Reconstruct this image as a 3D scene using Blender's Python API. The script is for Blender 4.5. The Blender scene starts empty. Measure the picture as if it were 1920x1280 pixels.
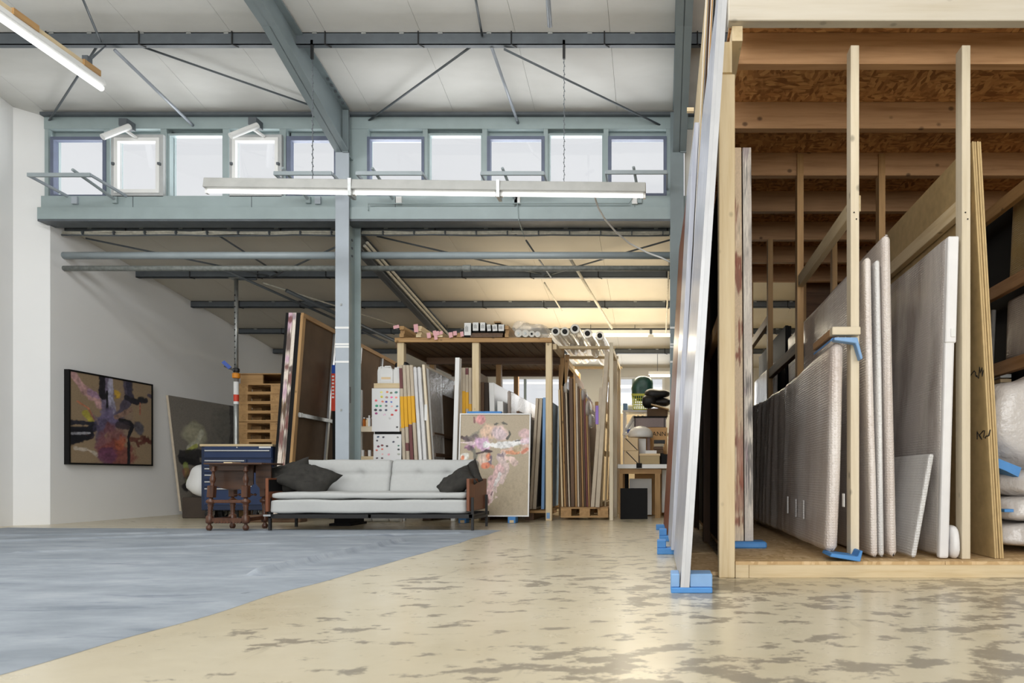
import bpy, bmesh, math, random
import numpy as np
from mathutils import Vector, Matrix, noise

random.seed(7)
scene = bpy.context.scene
COL = scene.collection

# ------------------------------------------------------------------ camera
F, CX, CY, EYE = 1250.0, 1238.0, 894.0, 0.60
cam_data = bpy.data.cameras.new('camera')
cam_data.sensor_fit = 'HORIZONTAL'
cam_data.sensor_width = 36.0
cam_data.lens = 36.0 * F / 1920.0
cam_data.shift_x = (960.0 - CX) / 1920.0
cam_data.shift_y = (CY - 640.0) / 1920.0
cam_data.clip_start = 0.05
cam_data.dof.use_dof = True
cam_data.dof.focus_distance = 6.2
cam_data.dof.aperture_fstop = 4.0
cam = bpy.data.objects.new('camera', cam_data)
cam.location = (0, 0, EYE)
cam.rotation_euler = (math.pi / 2, 0, 0)
COL.objects.link(cam)
scene.camera = cam

# ------------------------------------------------------------------ sky, daylight, exposure
scene.view_settings.view_transform = 'Standard'
scene.view_settings.look = 'None'
scene.view_settings.gamma = 1.0
scene.view_settings.use_curve_mapping = False
scene.view_settings.exposure = 0.0
try:
    scene.cycles.use_denoising = True
    scene.cycles.max_bounces = 8
    scene.cycles.diffuse_bounces = 5
    scene.cycles.glossy_bounces = 3
    scene.cycles.transparent_max_bounces = 12
    scene.cycles.sample_clamp_indirect = 6.0
    scene.cycles.caustics_reflective = False
    scene.cycles.caustics_refractive = False
except Exception:
    pass

world = bpy.data.worlds.new('overcast_sky')
scene.world = world
world.use_nodes = True
bg = world.node_tree.nodes['Background']
bg.inputs['Color'].default_value = (0.86, 0.87, 0.89, 1)
bg.inputs['Strength'].default_value = 1.0


def area(name, loc, rot, sx, sy, power, color):
    d = bpy.data.lights.new(name, 'AREA')
    d.shape = 'RECTANGLE'
    d.size, d.size_y = sx, sy
    d.energy = power
    d.color = color
    o = bpy.data.objects.new(name, d)
    o.location = loc
    o.rotation_euler = rot
    COL.objects.link(o)
    return o


R = math.radians
# daylight: the tall window band in the wall behind the camera, an unseen fill added under the hall roof, and the
# daylight thrown up from the sunlit lean-to roof outside the high windows
area('daylight_front_windows', (0.6, -5.6, 2.7), (R(90), 0, 0), 11.0, 4.6, 760, (0.97, 0.985, 1.0))
area('added_roof_fill', (-3.4, 3.0, 5.92), (R(12), 0, 0), 6.0, 2.4, 370, (0.95, 0.975, 1.0))
area('daylight_from_outer_roof', (-3.7, 9.4, 4.12), (R(-168), 0, 0), 8.0, 1.5, 300, (0.98, 0.99, 1.0))
# daylight of the rear window band
area('daylight_rear_windows', (-1.2, 14.3, 2.35), (R(-90), 0, 0), 4.5, 0.8, 50, (0.97, 0.99, 1.0))

# ------------------------------------------------------------------ measuring helpers (pixel + depth -> metres)
def X(u, y): return (u - CX) / F * y
def Z(v, y): return EYE + (CY - v) / F * y
def P(u, v, y): return (X(u, y), y, Z(v, y))
def YF(v): return EYE * F / (v - CY)
def ZU(y): return 5.14 + 0.20 * (8.4 - y)          # upper roof underside
def ZL(y): return 3.86 - 0.145 * (y - 8.4)         # lean-to roof underside


# ------------------------------------------------------------------ mesh builder
class MB:
    def __init__(self):
        self.v = []
        self.f = []

    def add(self, vs, fs):
        b = len(self.v)
        self.v.extend(tuple(p) for p in vs)
        self.f.extend(tuple(b + i for i in f) for f in fs)
        return self

    def hexa(self, p):                      # 4 bottom (ccw) + 4 top
        return self.add(p, [(3, 2, 1, 0), (4, 5, 6, 7), (0, 1, 5, 4), (1, 2, 6, 5), (2, 3, 7, 6), (3, 0, 4, 7)])

    def box(self, x0, x1, y0, y1, z0, z1):
        return self.hexa([(x0, y0, z0), (x1, y0, z0), (x1, y1, z0), (x0, y1, z0),
                          (x0, y0, z1), (x1, y0, z1), (x1, y1, z1), (x0, y1, z1)])

    def slab(self, xb, xt, th, y0, y1, z0, z1, skew=0.0):
        """leaning board: xb/xt = x of its -x face at the bottom/top, skew = x shift of the far end"""
        return self.hexa([(xb, y0, z0), (xb + th, y0, z0), (xb + th + skew, y1, z0), (xb + skew, y1, z0),
                          (xt, y0, z1), (xt + th, y0, z1), (xt + th + skew, y1, z1), (xt + skew, y1, z1)])

    def bar(self, p, q, w, h, up=(0, 0, 1)):
        p, q = Vector(p), Vector(q)
        d = (q - p).normalized()
        upv = Vector(up)
        if abs(d.dot(upv)) > 0.98:
            upv = Vector((0, 1, 0))
        s = d.cross(upv).normalized()
        t = s.cross(d).normalized()
        s, t = s * w / 2, t * h / 2
        return self.hexa([p - s - t, p + s - t, q + s - t, q - s - t, p - s + t, p + s + t, q + s + t, q - s + t])

    def tube(self, pts, r, n=10, caps=True):
        pts = [Vector(p) for p in pts]
        rs = r if isinstance(r, (list, tuple)) else [r] * len(pts)
        base = len(self.v)
        ref = None
        for i, p in enumerate(pts):
            d = (pts[min(i + 1, len(pts) - 1)] - pts[max(i - 1, 0)]).normalized()
            if ref is None:
                ref = Vector((0, 0, 1)) if abs(d.z) < 0.9 else Vector((1, 0, 0))
            s = d.cross(ref).normalized()
            t = s.cross(d).normalized()
            ref = t
            for k in range(n):
                a = 2 * math.pi * k / n
                self.v.append(tuple(p + (s * math.cos(a) + t * math.sin(a)) * rs[i]))
        for i in range(len(pts) - 1):
            for k in range(n):
                a, b = base + i * n + k, base + i * n + (k + 1) % n
                self.f.append((a, b, b + n, a + n))
        if caps:
            self.f.append(tuple(base + k for k in range(n))[::-1])
            e = base + (len(pts) - 1) * n
            self.f.append(tuple(e + k for k in range(n)))
        return self

    def lathe(self, prof, origin=(0, 0, 0), n=14, top=None):
        """profile [(r, z)], axis from origin to top (default +z)"""
        o = Vector(origin)
        ax = (Vector(top) - o).normalized() if top is not None else Vector((0, 0, 1))
        ref = Vector((1, 0, 0)) if abs(ax.x) < 0.9 else Vector((0, 1, 0))
        s = ax.cross(ref).normalized()
        t = ax.cross(s).normalized()
        base = len(self.v)
        for r, z in prof:
            for k in range(n):
                a = 2 * math.pi * k / n
                self.v.append(tuple(o + ax * z + (s * math.cos(a) + t * math.sin(a)) * r))
        for i in range(len(prof) - 1):
            for k in range(n):
                a, b = base + i * n + k, base + i * n + (k + 1) % n
                self.f.append((a, b, b + n, a + n))
        self.f.append(tuple(base + k for k in range(n))[::-1])
        e = base + (len(prof) - 1) * n
        self.f.append(tuple(e + k for k in range(n)))
        return self

    def prism(self, poly, vec):
        n = len(poly)
        vec = Vector(vec)
        vs = [Vector(p) for p in poly] + [Vector(p) + vec for p in poly]
        fs = [tuple(range(n))[::-1], tuple(range(n, 2 * n))]
        fs += [(i, (i + 1) % n, n + (i + 1) % n, n + i) for i in range(n)]
        return self.add(vs, fs)

    def surf(self, fn, nu, nv, closed_u=False):
        base = len(self.v)
        for j in range(nv + 1):
            for i in range(nu if closed_u else nu + 1):
                self.v.append(tuple(fn(i / nu, j / nv)))
        w = nu if closed_u else nu + 1
        for j in range(nv):
            for i in range(nu):
                a = base + j * w + i
                b = base + j * w + (i + 1) % w
                self.f.append((a, b, b + w, a + w))
        return self

    def pad(self, c, s, e1=0.35, e2=0.35, nu=28, nv=14, disp=0.0, seed=0.0, pinch=0.0, freq=5.0):
        """superellipsoid cushion; disp = wrinkles; pinch thins the rim"""
        def sp(x, e): return math.copysign(abs(x) ** e, x)
        c = Vector(c)

        def fn(a, b):
            th, ph = 2 * math.pi * a, math.pi * (b - 0.5)
            cp = sp(math.cos(ph), e1)
            p = Vector((s[0] * cp * sp(math.cos(th), e2), s[1] * cp * sp(math.sin(th), e2), s[2] * sp(math.sin(ph), e1)))
            if pinch:
                rr = max(abs(p.x) / s[0], abs(p.y) / s[1])
                p.z *= 1 - pinch * rr ** 3
            if disp:
                nrm = p.normalized()
                p += nrm * disp * noise.noise(Vector((p.x * freq + seed, p.y * freq, p.z * freq)))
            return c + p
        return self.surf(fn, nu, nv, True)

    def build(self, name, mat, parent=None, bevel=0.0, smooth=False, seg=1, local=False, xf=None):
        me = bpy.data.meshes.new(name)
        vs = self.v
        if xf is not None:
            vs = [tuple(xf @ Vector(p)) for p in vs]
        if parent is not None and not local:
            inv = PM[parent.name].inverted()
            vs = [tuple(inv @ Vector(p)) for p in vs]
        origin = None
        if parent is None:
            a = np.array(vs)
            origin = Vector(((a[:, 0].min() + a[:, 0].max()) / 2, (a[:, 1].min() + a[:, 1].max()) / 2, a[:, 2].min()))
            vs = [tuple(Vector(p) - origin) for p in vs]
        me.from_pydata(vs, [], self.f)
        bm = bmesh.new()
        bm.from_mesh(me)
        if not smooth:
            bmesh.ops.recalc_face_normals(bm, faces=bm.faces)
        else:
            bmesh.ops.remove_doubles(bm, verts=bm.verts, dist=1e-6)
            bmesh.ops.recalc_face_normals(bm, faces=bm.faces)
        if bevel > 0:
            bmesh.ops.bevel(bm, geom=list(bm.edges), offset=bevel, segments=seg, affect='EDGES', profile=0.5)
        bm.to_mesh(me)
        bm.free()
        if smooth:
            for p in me.polygons:
                p.use_smooth = True
        me.materials.append(mat)
        o = bpy.data.objects.new(name, me)
        COL.objects.link(o)
        if parent is not None:
            o.parent = parent
            PM[o.name] = PM[parent.name].copy()
        else:
            o.location = origin
            PM[o.name] = Matrix.Translation(origin)
        return o


PM = {}      # world matrix of every object that parents something


def B(*a):
    return MB().box(*a)


def tag(o, label, cat, group=None, kind=None):
    o['label'] = label
    o['category'] = cat
    if group:
        o['group'] = group
    if kind:
        o['kind'] = kind
    return o


def thing(name, label, cat, loc=(0, 0, 0), rotz=0.0, group=None, kind=None):
    o = bpy.data.objects.new(name, None)
    o.empty_display_size = 0.1
    o.location = loc
    o.rotation_euler = (0, 0, rotz)
    COL.objects.link(o)
    PM[o.name] = Matrix.Translation(Vector(loc)) @ Matrix.Rotation(rotz, 4, 'Z')
    return tag(o, label, cat, group, kind)


def dup(root, loc, label, rotz=None):
    kids = {}
    for ob in CHILDREN.get(root.name, []):
        kids.setdefault(ob.parent.name, []).append(ob)

    def cp(o, par):
        c = o.copy()
        COL.objects.link(c)
        if par is not None:
            c.parent = par
        for ch in kids.get(o.name, []):
            cp(ch, c)
        return c
    r = cp(root, None)
    r.location = loc
    if rotz is not None:
        r.rotation_euler = (0, 0, rotz)
    r['label'] = label
    return r


CHILDREN = {}


def proto_done(root):
    """remember the parts and sub-parts of a thing so that dup() can copy them"""
    out = []
    for o in COL.objects:
        p = o.parent
        while p is not None:
            if p == root:
                out.append(o)
                break
            p = p.parent
    CHILDREN[root.name] = out


ORD = ['first', 'second', 'third', 'fourth', 'fifth', 'sixth', 'seventh', 'eighth', 'ninth', 'tenth', 'eleventh',
       'twelfth', 'thirteenth', 'fourteenth', 'fifteenth', 'sixteenth', 'seventeenth', 'eighteenth']


# ------------------------------------------------------------------ materials
def srgb(r, g, b):
    def f(c):
        c /= 255.0
        return c / 12.92 if c <= 0.04045 else ((c + 0.055) / 1.055) ** 2.4
    return (f(r), f(g), f(b), 1.0)


class NT:
    def __init__(self, name):
        self.m = bpy.data.materials.new(name)
        self.m.use_nodes = True
        self.t = self.m.node_tree
        self.b = self.t.nodes['Principled BSDF']
        self.out = self.t.nodes['Material Output']

    def n(self, typ, **kw):
        nd = self.t.nodes.new(typ)
        for k, v in kw.items():
            if k.startswith('i_'):
                nd.inputs[k[2:].replace('_', ' ')].default_value = v
            else:
                setattr(nd, k, v)
        return nd

    def l(self, a, b):
        self.t.links.new(a, b)

    def coords(self, kind='Object', scale=(1, 1, 1), jitter=True, rot=0.0):
        tc = self.n('ShaderNodeTexCoord')
        mp = self.n('ShaderNodeMapping')
        mp.inputs['Scale'].default_value = scale
        mp.inputs['Rotation'].default_value = (0, 0, rot)
        if jitter:
            oi = self.n('ShaderNodeObjectInfo')
            mul = self.n('ShaderNodeMath', operation='MULTIPLY')
            mul.inputs[1].default_value = 37.0
            self.l(oi.outputs['Random'], mul.inputs[0])
            add = self.n('ShaderNodeVectorMath', operation='ADD')
            self.l(tc.outputs[kind], add.inputs[0])
            self.l(mul.outputs[0], add.inputs[1])
            self.l(add.outputs[0], mp.inputs['Vector'])
        else:
            self.l(tc.outputs[kind], mp.inputs['Vector'])
        return mp.outputs['Vector']

    def noise(self, vec, scale, detail=4.0, rough=0.55):
        nd = self.n('ShaderNodeTexNoise')
        nd.inputs['Scale'].default_value = scale
        nd.inputs['Detail'].default_value = detail
        nd.inputs['Roughness'].default_value = rough
        if vec is not None:
            self.l(vec, nd.inputs['Vector'])
        return nd.outputs['Fac']

    def ramp(self, fac, stops):
        r = self.n('ShaderNodeValToRGB')
        el = r.color_ramp.elements
        while len(el) < len(stops):
            el.new(0.5)
        for e, (p, c) in zip(el, stops):
            e.position = p
            e.color = c if len(c) == 4 else (*c, 1)
        self.l(fac, r.inputs['Fac'])
        return r.outputs['Color']

    def mix(self, fac, a, b, mode='MIX'):
        m = self.n('ShaderNodeMix', data_type='RGBA', blend_type=mode)
        for sock, val in ((m.inputs[0], fac), (m.inputs[6], a), (m.inputs[7], b)):
            if hasattr(val, 'links') or isinstance(val, bpy.types.NodeSocket):
                self.l(val, sock)
            else:
                sock.default_value = val
        return m.outputs[2]

    def bump(self, h, strength=0.3, dist=0.01):
        b = self.n('ShaderNodeBump')
        b.inputs['Strength'].default_value = strength
        b.inputs['Distance'].default_value = dist
        self.l(h, b.inputs['Height'])
        self.l(b.outputs['Normal'], self.b.inputs['Normal'])

    def done(self, color=None, rough=0.6, metal=0.0, spec=None):
        if color is not None:
            if isinstance(color, bpy.types.NodeSocket):
                self.l(color, self.b.inputs['Base Color'])
            else:
                self.b.inputs['Base Color'].default_value = color
        if isinstance(rough, bpy.types.NodeSocket):
            self.l(rough, self.b.inputs['Roughness'])
        else:
            self.b.inputs['Roughness'].default_value = rough
        self.b.inputs['Metallic'].default_value = metal
        if spec is not None:
            self.b.inputs['Specular IOR Level'].default_value = spec
        return self.m


def shade(c, k):
    return (min(c[0] * k, 1), min(c[1] * k, 1), min(c[2] * k, 1), 1)


def plain(name, col, rough=0.6, metal=0.0, var=0.12, scale=6.0, bump=0.0, spec=None):
    t = NT(name)
    v = t.coords()
    nz = t.noise(v, scale, 5)
    c = t.ramp(nz, [(0.25, shade(col, 1 - var)), (0.75, shade(col, 1 + var))])
    if bump:
        t.bump(t.noise(v, scale * 9, 3), bump, 0.004)
    return t.done(c, rough, metal, spec)


def wood(name, light, dark, axis='z', knots=0.5, rough=0.62, ringscale=1.0):
    t = NT(name)
    sc = {'x': (0.9, 14, 14), 'y': (14, 0.9, 14), 'z': (14, 14, 0.9)}[axis]
    v = t.coords(scale=sc)
    g = t.noise(v, 1.6 * ringscale, 6, 0.62)
    c = t.ramp(g, [(0.28, dark), (0.5, t_mix(light, dark, 0.35)), (0.7, light)])
    oi = t.n('ShaderNodeObjectInfo')
    vr = t.ramp(oi.outputs['Random'], [(0.0, (0.86, 0.85, 0.83, 1)), (1.0, (1.06, 1.05, 1.03, 1))])
    c = t.mix(1.0, c, vr, 'MULTIPLY')
    if knots:
        sk = {'x': (5.5, 7, 7), 'y': (7, 5.5, 7), 'z': (7, 7, 5.5)}[axis]
        vk = t.coords(scale=sk)
        vo = t.n('ShaderNodeTexVoronoi')
        vo.inputs['Scale'].default_value = 1.0
        t.l(vk, vo.inputs['Vector'])
        k = t.ramp(vo.outputs['Distance'], [(0.07, (1, 1, 1, 1)), (0.15, (0, 0, 0, 1))])
        pick = t.ramp(vo.outputs['Color'], [(0.58, (0, 0, 0, 1)), (0.62, (1, 1, 1, 1))])
        kp = t.n('ShaderNodeMath', operation='MULTIPLY')
        t.l(k, kp.inputs[0])
        t.l(pick, kp.inputs[1])
        kf = t.n('ShaderNodeMath', operation='MULTIPLY')
        kf.inputs[1].default_value = knots
        t.l(kp.outputs[0], kf.inputs[0])
        c = t.mix(kf.outputs[0], c, shade(dark, 0.4))
    t.bump(g, 0.15, 0.004)
    return t.done(c, rough)


def t_mix(a, b, k):
    return tuple(a[i] * (1 - k) + b[i] * k for i in range(3)) + (1.0,)


def bubble(name, base, under, rough=0.28, vert=True):
    """air-bubble film over a wrapped panel: small round bumps, soft drapes, what is inside shows through"""
    t = NT(name)
    v = t.coords()
    big = t.noise(t.coords(scale=(1.2, 2.6, 0.7)), 1.3, 4)
    c = t.ramp(big, [(0.3, under), (0.62, base)])
    vo = t.n('ShaderNodeTexVoronoi')
    vo.inputs['Scale'].default_value = 62.0
    vo.inputs['Randomness'].default_value = 0.25
    t.l(v, vo.inputs['Vector'])
    dots = t.ramp(vo.outputs['Distance'], [(0.15, (1, 1, 1, 1)), (0.55, (0, 0, 0, 1))])
    c = t.mix(0.16, c, dots, 'SOFT_LIGHT')
    folds = t.noise(t.coords(scale=(3, 9, 1.0)), 1.5, 3)
    h = t.mix(0.5, dots, folds)
    t.bump(h, 0.55, 0.012)
    m = t.done(c, rough, 0.0, 0.7)
    return m


def film(name, tint, alpha):
    """clear or milky plastic: part of the light passes straight through"""
    t = NT(name)
    nz = t.noise(t.coords(), 9.0, 4)
    t.bump(nz, 0.7, 0.03)
    t.done(tint, 0.25, 0.0, 0.7)
    tr = t.n('ShaderNodeBsdfTransparent')
    tr.inputs['Color'].default_value = (0.95, 0.95, 0.95, 1)
    mx = t.n('ShaderNodeMixShader')
    mx.inputs[0].default_value = alpha
    t.l(tr.outputs[0], mx.inputs[1])
    t.l(t.b.outputs[0], mx.inputs[2])
    t.l(mx.outputs[0], t.out.inputs['Surface'])
    return t.m


def glow(name, col, strength):
    t = NT(name)
    t.b.inputs['Emission Color'].default_value = col
    t.b.inputs['Emission Strength'].default_value = strength
    return t.done((0.9, 0.9, 0.9, 1), 0.4)


M = {}
M['wall'] = plain('wall_white_paint', srgb(234, 234, 233), 0.75, var=0.025, scale=1.2, bump=0.05)
M['wall_in'] = plain('wall_plaster', srgb(214, 212, 205), 0.8, var=0.04, scale=1.5)
M['concrete'] = plain('concrete_grey', srgb(120, 116, 108), 0.8, var=0.1)
t = NT('roof_panel_paint')
vv = t.coords(scale=(0.5, 1.5, 1), jitter=False)
M['roof'] = t.done(t.ramp(t.noise(vv, 1.4, 6), [(0.3, srgb(196, 195, 190)), (0.65, srgb(214, 213, 209))]), 0.55)
M['roof_back'] = plain('roof_sheet_cream', srgb(205, 200, 188), 0.6, var=0.05, scale=1.5)
M['steel'] = plain('grey_green_steel_paint', srgb(150, 164, 165), 0.42, var=0.07, scale=5)
M['steel_col'] = plain('column_steel_paint', srgb(164, 172, 180), 0.45, var=0.06, scale=4)
M['steel_beam'] = plain('roof_beam_steel_paint', srgb(120, 131, 134), 0.42, var=0.07, scale=5)
M['purlin'] = plain('dark_grey_purlin_paint', srgb(86, 92, 97), 0.5, var=0.15, scale=8)
M['pipe'] = plain('grey_painted_pipe', srgb(150, 160, 164), 0.35, var=0.08)
M['pipe_old'] = plain('weathered_pipe', srgb(118, 122, 118), 0.5, var=0.35, scale=22)
M['lag'] = plain('wrapped_cable_tape', srgb(190, 186, 172), 0.7, var=0.25, scale=20)
M['rod'] = plain('steel_tie_rod', srgb(84, 90, 94), 0.45)
M['rod_light'] = plain('pale_steel_tube', srgb(150, 156, 164), 0.35)
M['galv'] = plain('galvanised_steel', srgb(160, 162, 160), 0.35, 0.6, var=0.2, scale=16)
M['alu'] = plain('aluminium', srgb(205, 207, 208), 0.3, 0.7, var=0.06)
M['blackmetal'] = plain('black_steel', srgb(24, 24, 25), 0.45)
M['dark'] = plain('near_black', srgb(14, 13, 13), 0.7, spec=0.25)
M['chrome'] = plain('chrome', srgb(225, 227, 228), 0.15, 1.0, var=0.02)
M['sash_dark'] = plain('window_frame_blue_grey', srgb(96, 104, 124), 0.5)
M['sash'] = plain('window_frame_pale', srgb(176, 178, 178), 0.5)
M['white'] = plain('white_enamel', srgb(228, 228, 226), 0.4, var=0.03)
M['whiteplastic'] = plain('white_plastic', srgb(222, 222, 220), 0.35, var=0.04)
M['paper'] = plain('white_paper', srgb(226, 226, 224), 0.8, var=0.02)
M['pink'] = plain('pink_paper', srgb(226, 172, 176), 0.8, var=0.03)
PL, PD = srgb(222, 204, 170), srgb(200, 176, 134)
for a in 'xyz':
    M['pine_' + a] = wood('pine_' + a, PL, PD, a, 0.8)
    M['aged_' + a] = wood('aged_pine_' + a, srgb(188, 150, 100), srgb(150, 112, 68), a, 0.8)
    M['joist_' + a] = wood('joist_timber_' + a, srgb(186, 146, 106), srgb(150, 110, 72), a, 0.95)
    M['darkwood_' + a] = wood('dark_stained_' + a, srgb(112, 84, 60), srgb(70, 50, 36), a, 0.2)
    M['pale_' + a] = wood('planed_spruce_' + a, srgb(226, 214, 192), srgb(208, 194, 168), a, 0.7)
M['header'] = wood('bleached_header_board', srgb(200, 193, 180), srgb(188, 178, 160), 'x', 0.5)
M['walnut'] = wood('walnut_veneer', srgb(128, 76, 48), srgb(98, 54, 34), 'z', 0.0, 0.4)
M['turned'] = wood('turned_oak', srgb(98, 62, 42), srgb(56, 35, 26), 'z', 0.0, 0.35)
M['turned_dark'] = wood('dark_oak_top', srgb(84, 58, 42), srgb(48, 32, 24), 'x', 0.0, 0.4)


def osb(name, a, b, c):
    t = NT(name)
    v1 = t.coords(scale=(9, 26, 9))
    v2 = t.coords(scale=(26, 9, 9))
    cols = []
    for v in (v1, v2):
        vo = t.n('ShaderNodeTexVoronoi')
        vo.inputs['Scale'].default_value = 1.6
        t.l(v, vo.inputs['Vector'])
        cols.append(t.ramp(vo.outputs['Color'], [(0.2, a), (0.55, b), (0.9, c)]))
    m = t.noise(t.coords(), 7.0, 2)
    col = t.mix(t.ramp(m, [(0.45, (0, 0, 0, 1)), (0.55, (1, 1, 1, 1))]), cols[0], cols[1])
    return t.done(col, 0.7)


M['osb'] = osb('osb_board', srgb(138, 92, 50), srgb(188, 136, 84), srgb(212, 164, 108))
M['osb_floor'] = osb('chipboard_floor', srgb(186, 152, 106), srgb(206, 174, 128), srgb(220, 192, 150))
M['fibre'] = plain('fibreboard_face', srgb(190, 164, 118), 0.7, var=0.14, scale=14)
M['fibre_edge'] = plain('fibreboard_edge', srgb(206, 182, 138), 0.75, var=0.2, scale=60)
M['bubble'] = bubble('bubble_film', srgb(226, 220, 216), srgb(200, 186, 178), 0.27)
M['bubble_dark'] = bubble('bubble_film_over_grey', srgb(210, 204, 200), srgb(132, 122, 116), 0.2)
M['bubble_white'] = bubble('white_bubble_film', srgb(226, 225, 224), srgb(188, 186, 186), 0.3)
M['bubble_brown'] = bubble('bubble_film_over_brown', srgb(188, 176, 166), srgb(120, 104, 92), 0.28)
M['bubble_gold'] = bubble('bubble_film_over_kraft', srgb(170, 146, 96), srgb(120, 98, 64), 0.3)
M['foam_white'] = plain('white_foam_film', srgb(222, 220, 220), 0.4, var=0.06, scale=5, bump=0.2)
M['foam_blue'] = plain('blue_foam', srgb(76, 138, 202), 0.6, var=0.08, scale=12, bump=0.1)
M['foam_blue_pale'] = plain('pale_blue_foam', srgb(126, 164, 208), 0.6, var=0.08, scale=12)
M['clear'] = film('clear_wrap', srgb(226, 224, 220), 0.35)
M['milky'] = film('milky_roll', srgb(232, 228, 218), 0.72)
M['bag'] = film('white_poly_bag', srgb(218, 213, 210), 0.88)
M['linen'] = plain('raw_linen', srgb(178, 164, 140), 0.85, var=0.06, scale=18)
M['linen_edge'] = plain('canvas_edge', srgb(190, 176, 156), 0.8, var=0.1, scale=10)
M['canvas_back'] = plain('brown_canvas_back', srgb(98, 78, 58), 0.85, var=0.22, scale=3.5)
M['canvas_dark'] = plain('dark_canvas_back', srgb(62, 52, 44), 0.85, var=0.2, scale=4)
M['edge_plum'] = plain('plum_painted_edge', srgb(112, 66, 66), 0.7, var=0.15)
M['tape'] = plain('yellow_tape', srgb(224, 166, 24), 0.5, var=0.06)
M['rust'] = plain('rust_painted_canvas', srgb(110, 52, 30), 0.45, var=0.3, scale=4)
t = NT('pale_silver_panel')
nz = t.noise(t.coords(scale=(30, 9, .25)), 2.0, 5)
M['mirror_panel'] = t.done(t.ramp(nz, [(0.3, srgb(158, 162, 178)), (0.7, srgb(206, 208, 216))]), 0.32, 0.1)
M['panel_edge'] = plain('brushed_panel_edge', srgb(186, 187, 190), 0.4, 0.2, var=0.1, scale=5)
M['sofa'] = plain('pale_grey_sofa_fabric', srgb(184, 185, 183), 0.9, var=0.03, scale=30, bump=0.15)
M['pillow'] = plain('charcoal_cushion_fabric', srgb(46, 44, 40), 0.9, var=0.35, scale=14, bump=0.8)
M['navy'] = plain('navy_enamel', srgb(34, 52, 88), 0.35, var=0.05)
M['navy_dark'] = plain('navy_carcass', srgb(26, 40, 68), 0.4, var=0.05)
M['rubber'] = plain('black_rubber', srgb(20, 20, 20), 0.7)
M['cardboard'] = plain('cardboard', srgb(206, 164, 114), 0.8, var=0.06)
M['greybox'] = plain('grey_lilac_box', srgb(150, 138, 138), 0.75)
M['manila'] = plain('manila_board', srgb(222, 196, 156), 0.75, var=0.05)
M['olive'] = plain('beige_box_board', srgb(176, 156, 118), 0.75, var=0.05)
M['yellow'] = plain('yellow_plastic', srgb(206, 208, 30), 0.4, var=0.05)
M['greenwrap'] = plain('green_foliage_in_wrap', srgb(38, 82, 74), 0.35, var=0.5, scale=8, bump=0.3)
M['blackbag'] = plain('black_nylon', srgb(13, 13, 14), 0.55, var=0.2, scale=10, bump=0.3)
M['red'] = plain('red_banner', srgb(206, 66, 44), 0.6)
M['blue'] = plain('blue_plastic', srgb(36, 78, 170), 0.5)
M['orange'] = plain('orange_plastic', srgb(222, 140, 30), 0.5)
M['lilac'] = plain('lilac_tape', srgb(150, 120, 200), 0.6)
M['amber'] = plain('amber_bottle', srgb(166, 92, 24), 0.25)
M['tube'] = glow('fluorescent_tube_daylight', (1.0, 1.0, 0.97, 1), 1.6)
M['tube_warm'] = glow('fluorescent_tube_warm', (1.0, 0.88, 0.66, 1), 4.0)
M['lamp_grey'] = plain('grey_lamp_housing', srgb(168, 168, 164), 0.5)
M['ink'] = plain('black_ink', srgb(30, 28, 26), 0.8)

# glass
t = NT('window_glass')
tr = t.n('ShaderNodeBsdfTransparent')
tr.inputs['Color'].default_value = (0.97, 0.975, 0.98, 1)
gl = t.n('ShaderNodeBsdfGlossy')
gl.inputs['Roughness'].default_value = 0.03
mx = t.n('ShaderNodeMixShader')
mx.inputs[0].default_value = 0.05
t.l(tr.outputs[0], mx.inputs[1])
t.l(gl.outputs[0], mx.inputs[2])
t.l(mx.outputs[0], t.out.inputs['Surface'])
M['glass'] = t.m

# worn painted floor: cream coat, rubbed-through grey patches, stains, a saw-cut joint across the hall
t = NT('worn_cream_floor_paint')
v = t.coords(jitter=False)
base = t.ramp(t.noise(v, 0.9, 6, 0.6), [(0.3, srgb(196, 184, 156)), (0.7, srgb(212, 202, 178))])
fine = t.noise(t.coords(scale=(1.3, 2.0, 1), jitter=False), 4.2, 8, 0.66)
patch = t.noise(t.coords(scale=(0.7, 1.0, 1), jitter=False), 1.15, 3)
sepx = t.n('ShaderNodeSeparateXYZ')
t.l(v, sepx.inputs[0])
# the coat is rubbed through mostly in front of the timber shed
east = t.n('ShaderNodeMapRange')
east.inputs['From Min'].default_value, east.inputs['From Max'].default_value = -1.2, 2.2
east.inputs['To Min'].default_value, east.inputs['To Max'].default_value = 0.0, 0.115
t.l(sepx.outputs['X'], east.inputs['Value'])
s1 = t.n('ShaderNodeMath', operation='MULTIPLY')
t.l(patch, s1.inputs[0])
s1.inputs[1].default_value = 0.45
s2 = t.n('ShaderNodeMath', operation='ADD')
t.l(fine, s2.inputs[0])
t.l(s1.outputs[0], s2.inputs[1])
s3 = t.n('ShaderNodeMath', operation='ADD')
t.l(s2.outputs[0], s3.inputs[0])
t.l(east.outputs[0], s3.inputs[1])
worn = t.ramp(s3.outputs[0], [(0.872, (0, 0, 0, 1)), (0.915, (1, 1, 1, 1))])
col = t.mix(worn, base, srgb(148, 139, 122))
scuff = t.ramp(t.noise(t.coords(scale=(5, 0.8, 1), jitter=False), 1.7, 5, 0.6), [(0.66, (0, 0, 0, 1)), (0.74, (0.55, 0.55, 0.55, 1))])
col = t.mix(scuff, col, srgb(150, 142, 124))
jn = t.n('ShaderNodeMath', operation='SUBTRACT')
t.l(sepx.outputs['Y'], jn.inputs[0])
jn.inputs[1].default_value = 3.855
ja = t.n('ShaderNodeMath', operation='ABSOLUTE')
t.l(jn.outputs[0], ja.inputs[0])
jl = t.ramp(ja.outputs[0], [(0.004, (1, 1, 1, 1)), (0.011, (0, 0, 0, 1))])
col = t.mix(jl, col, srgb(88, 78, 62))
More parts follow.
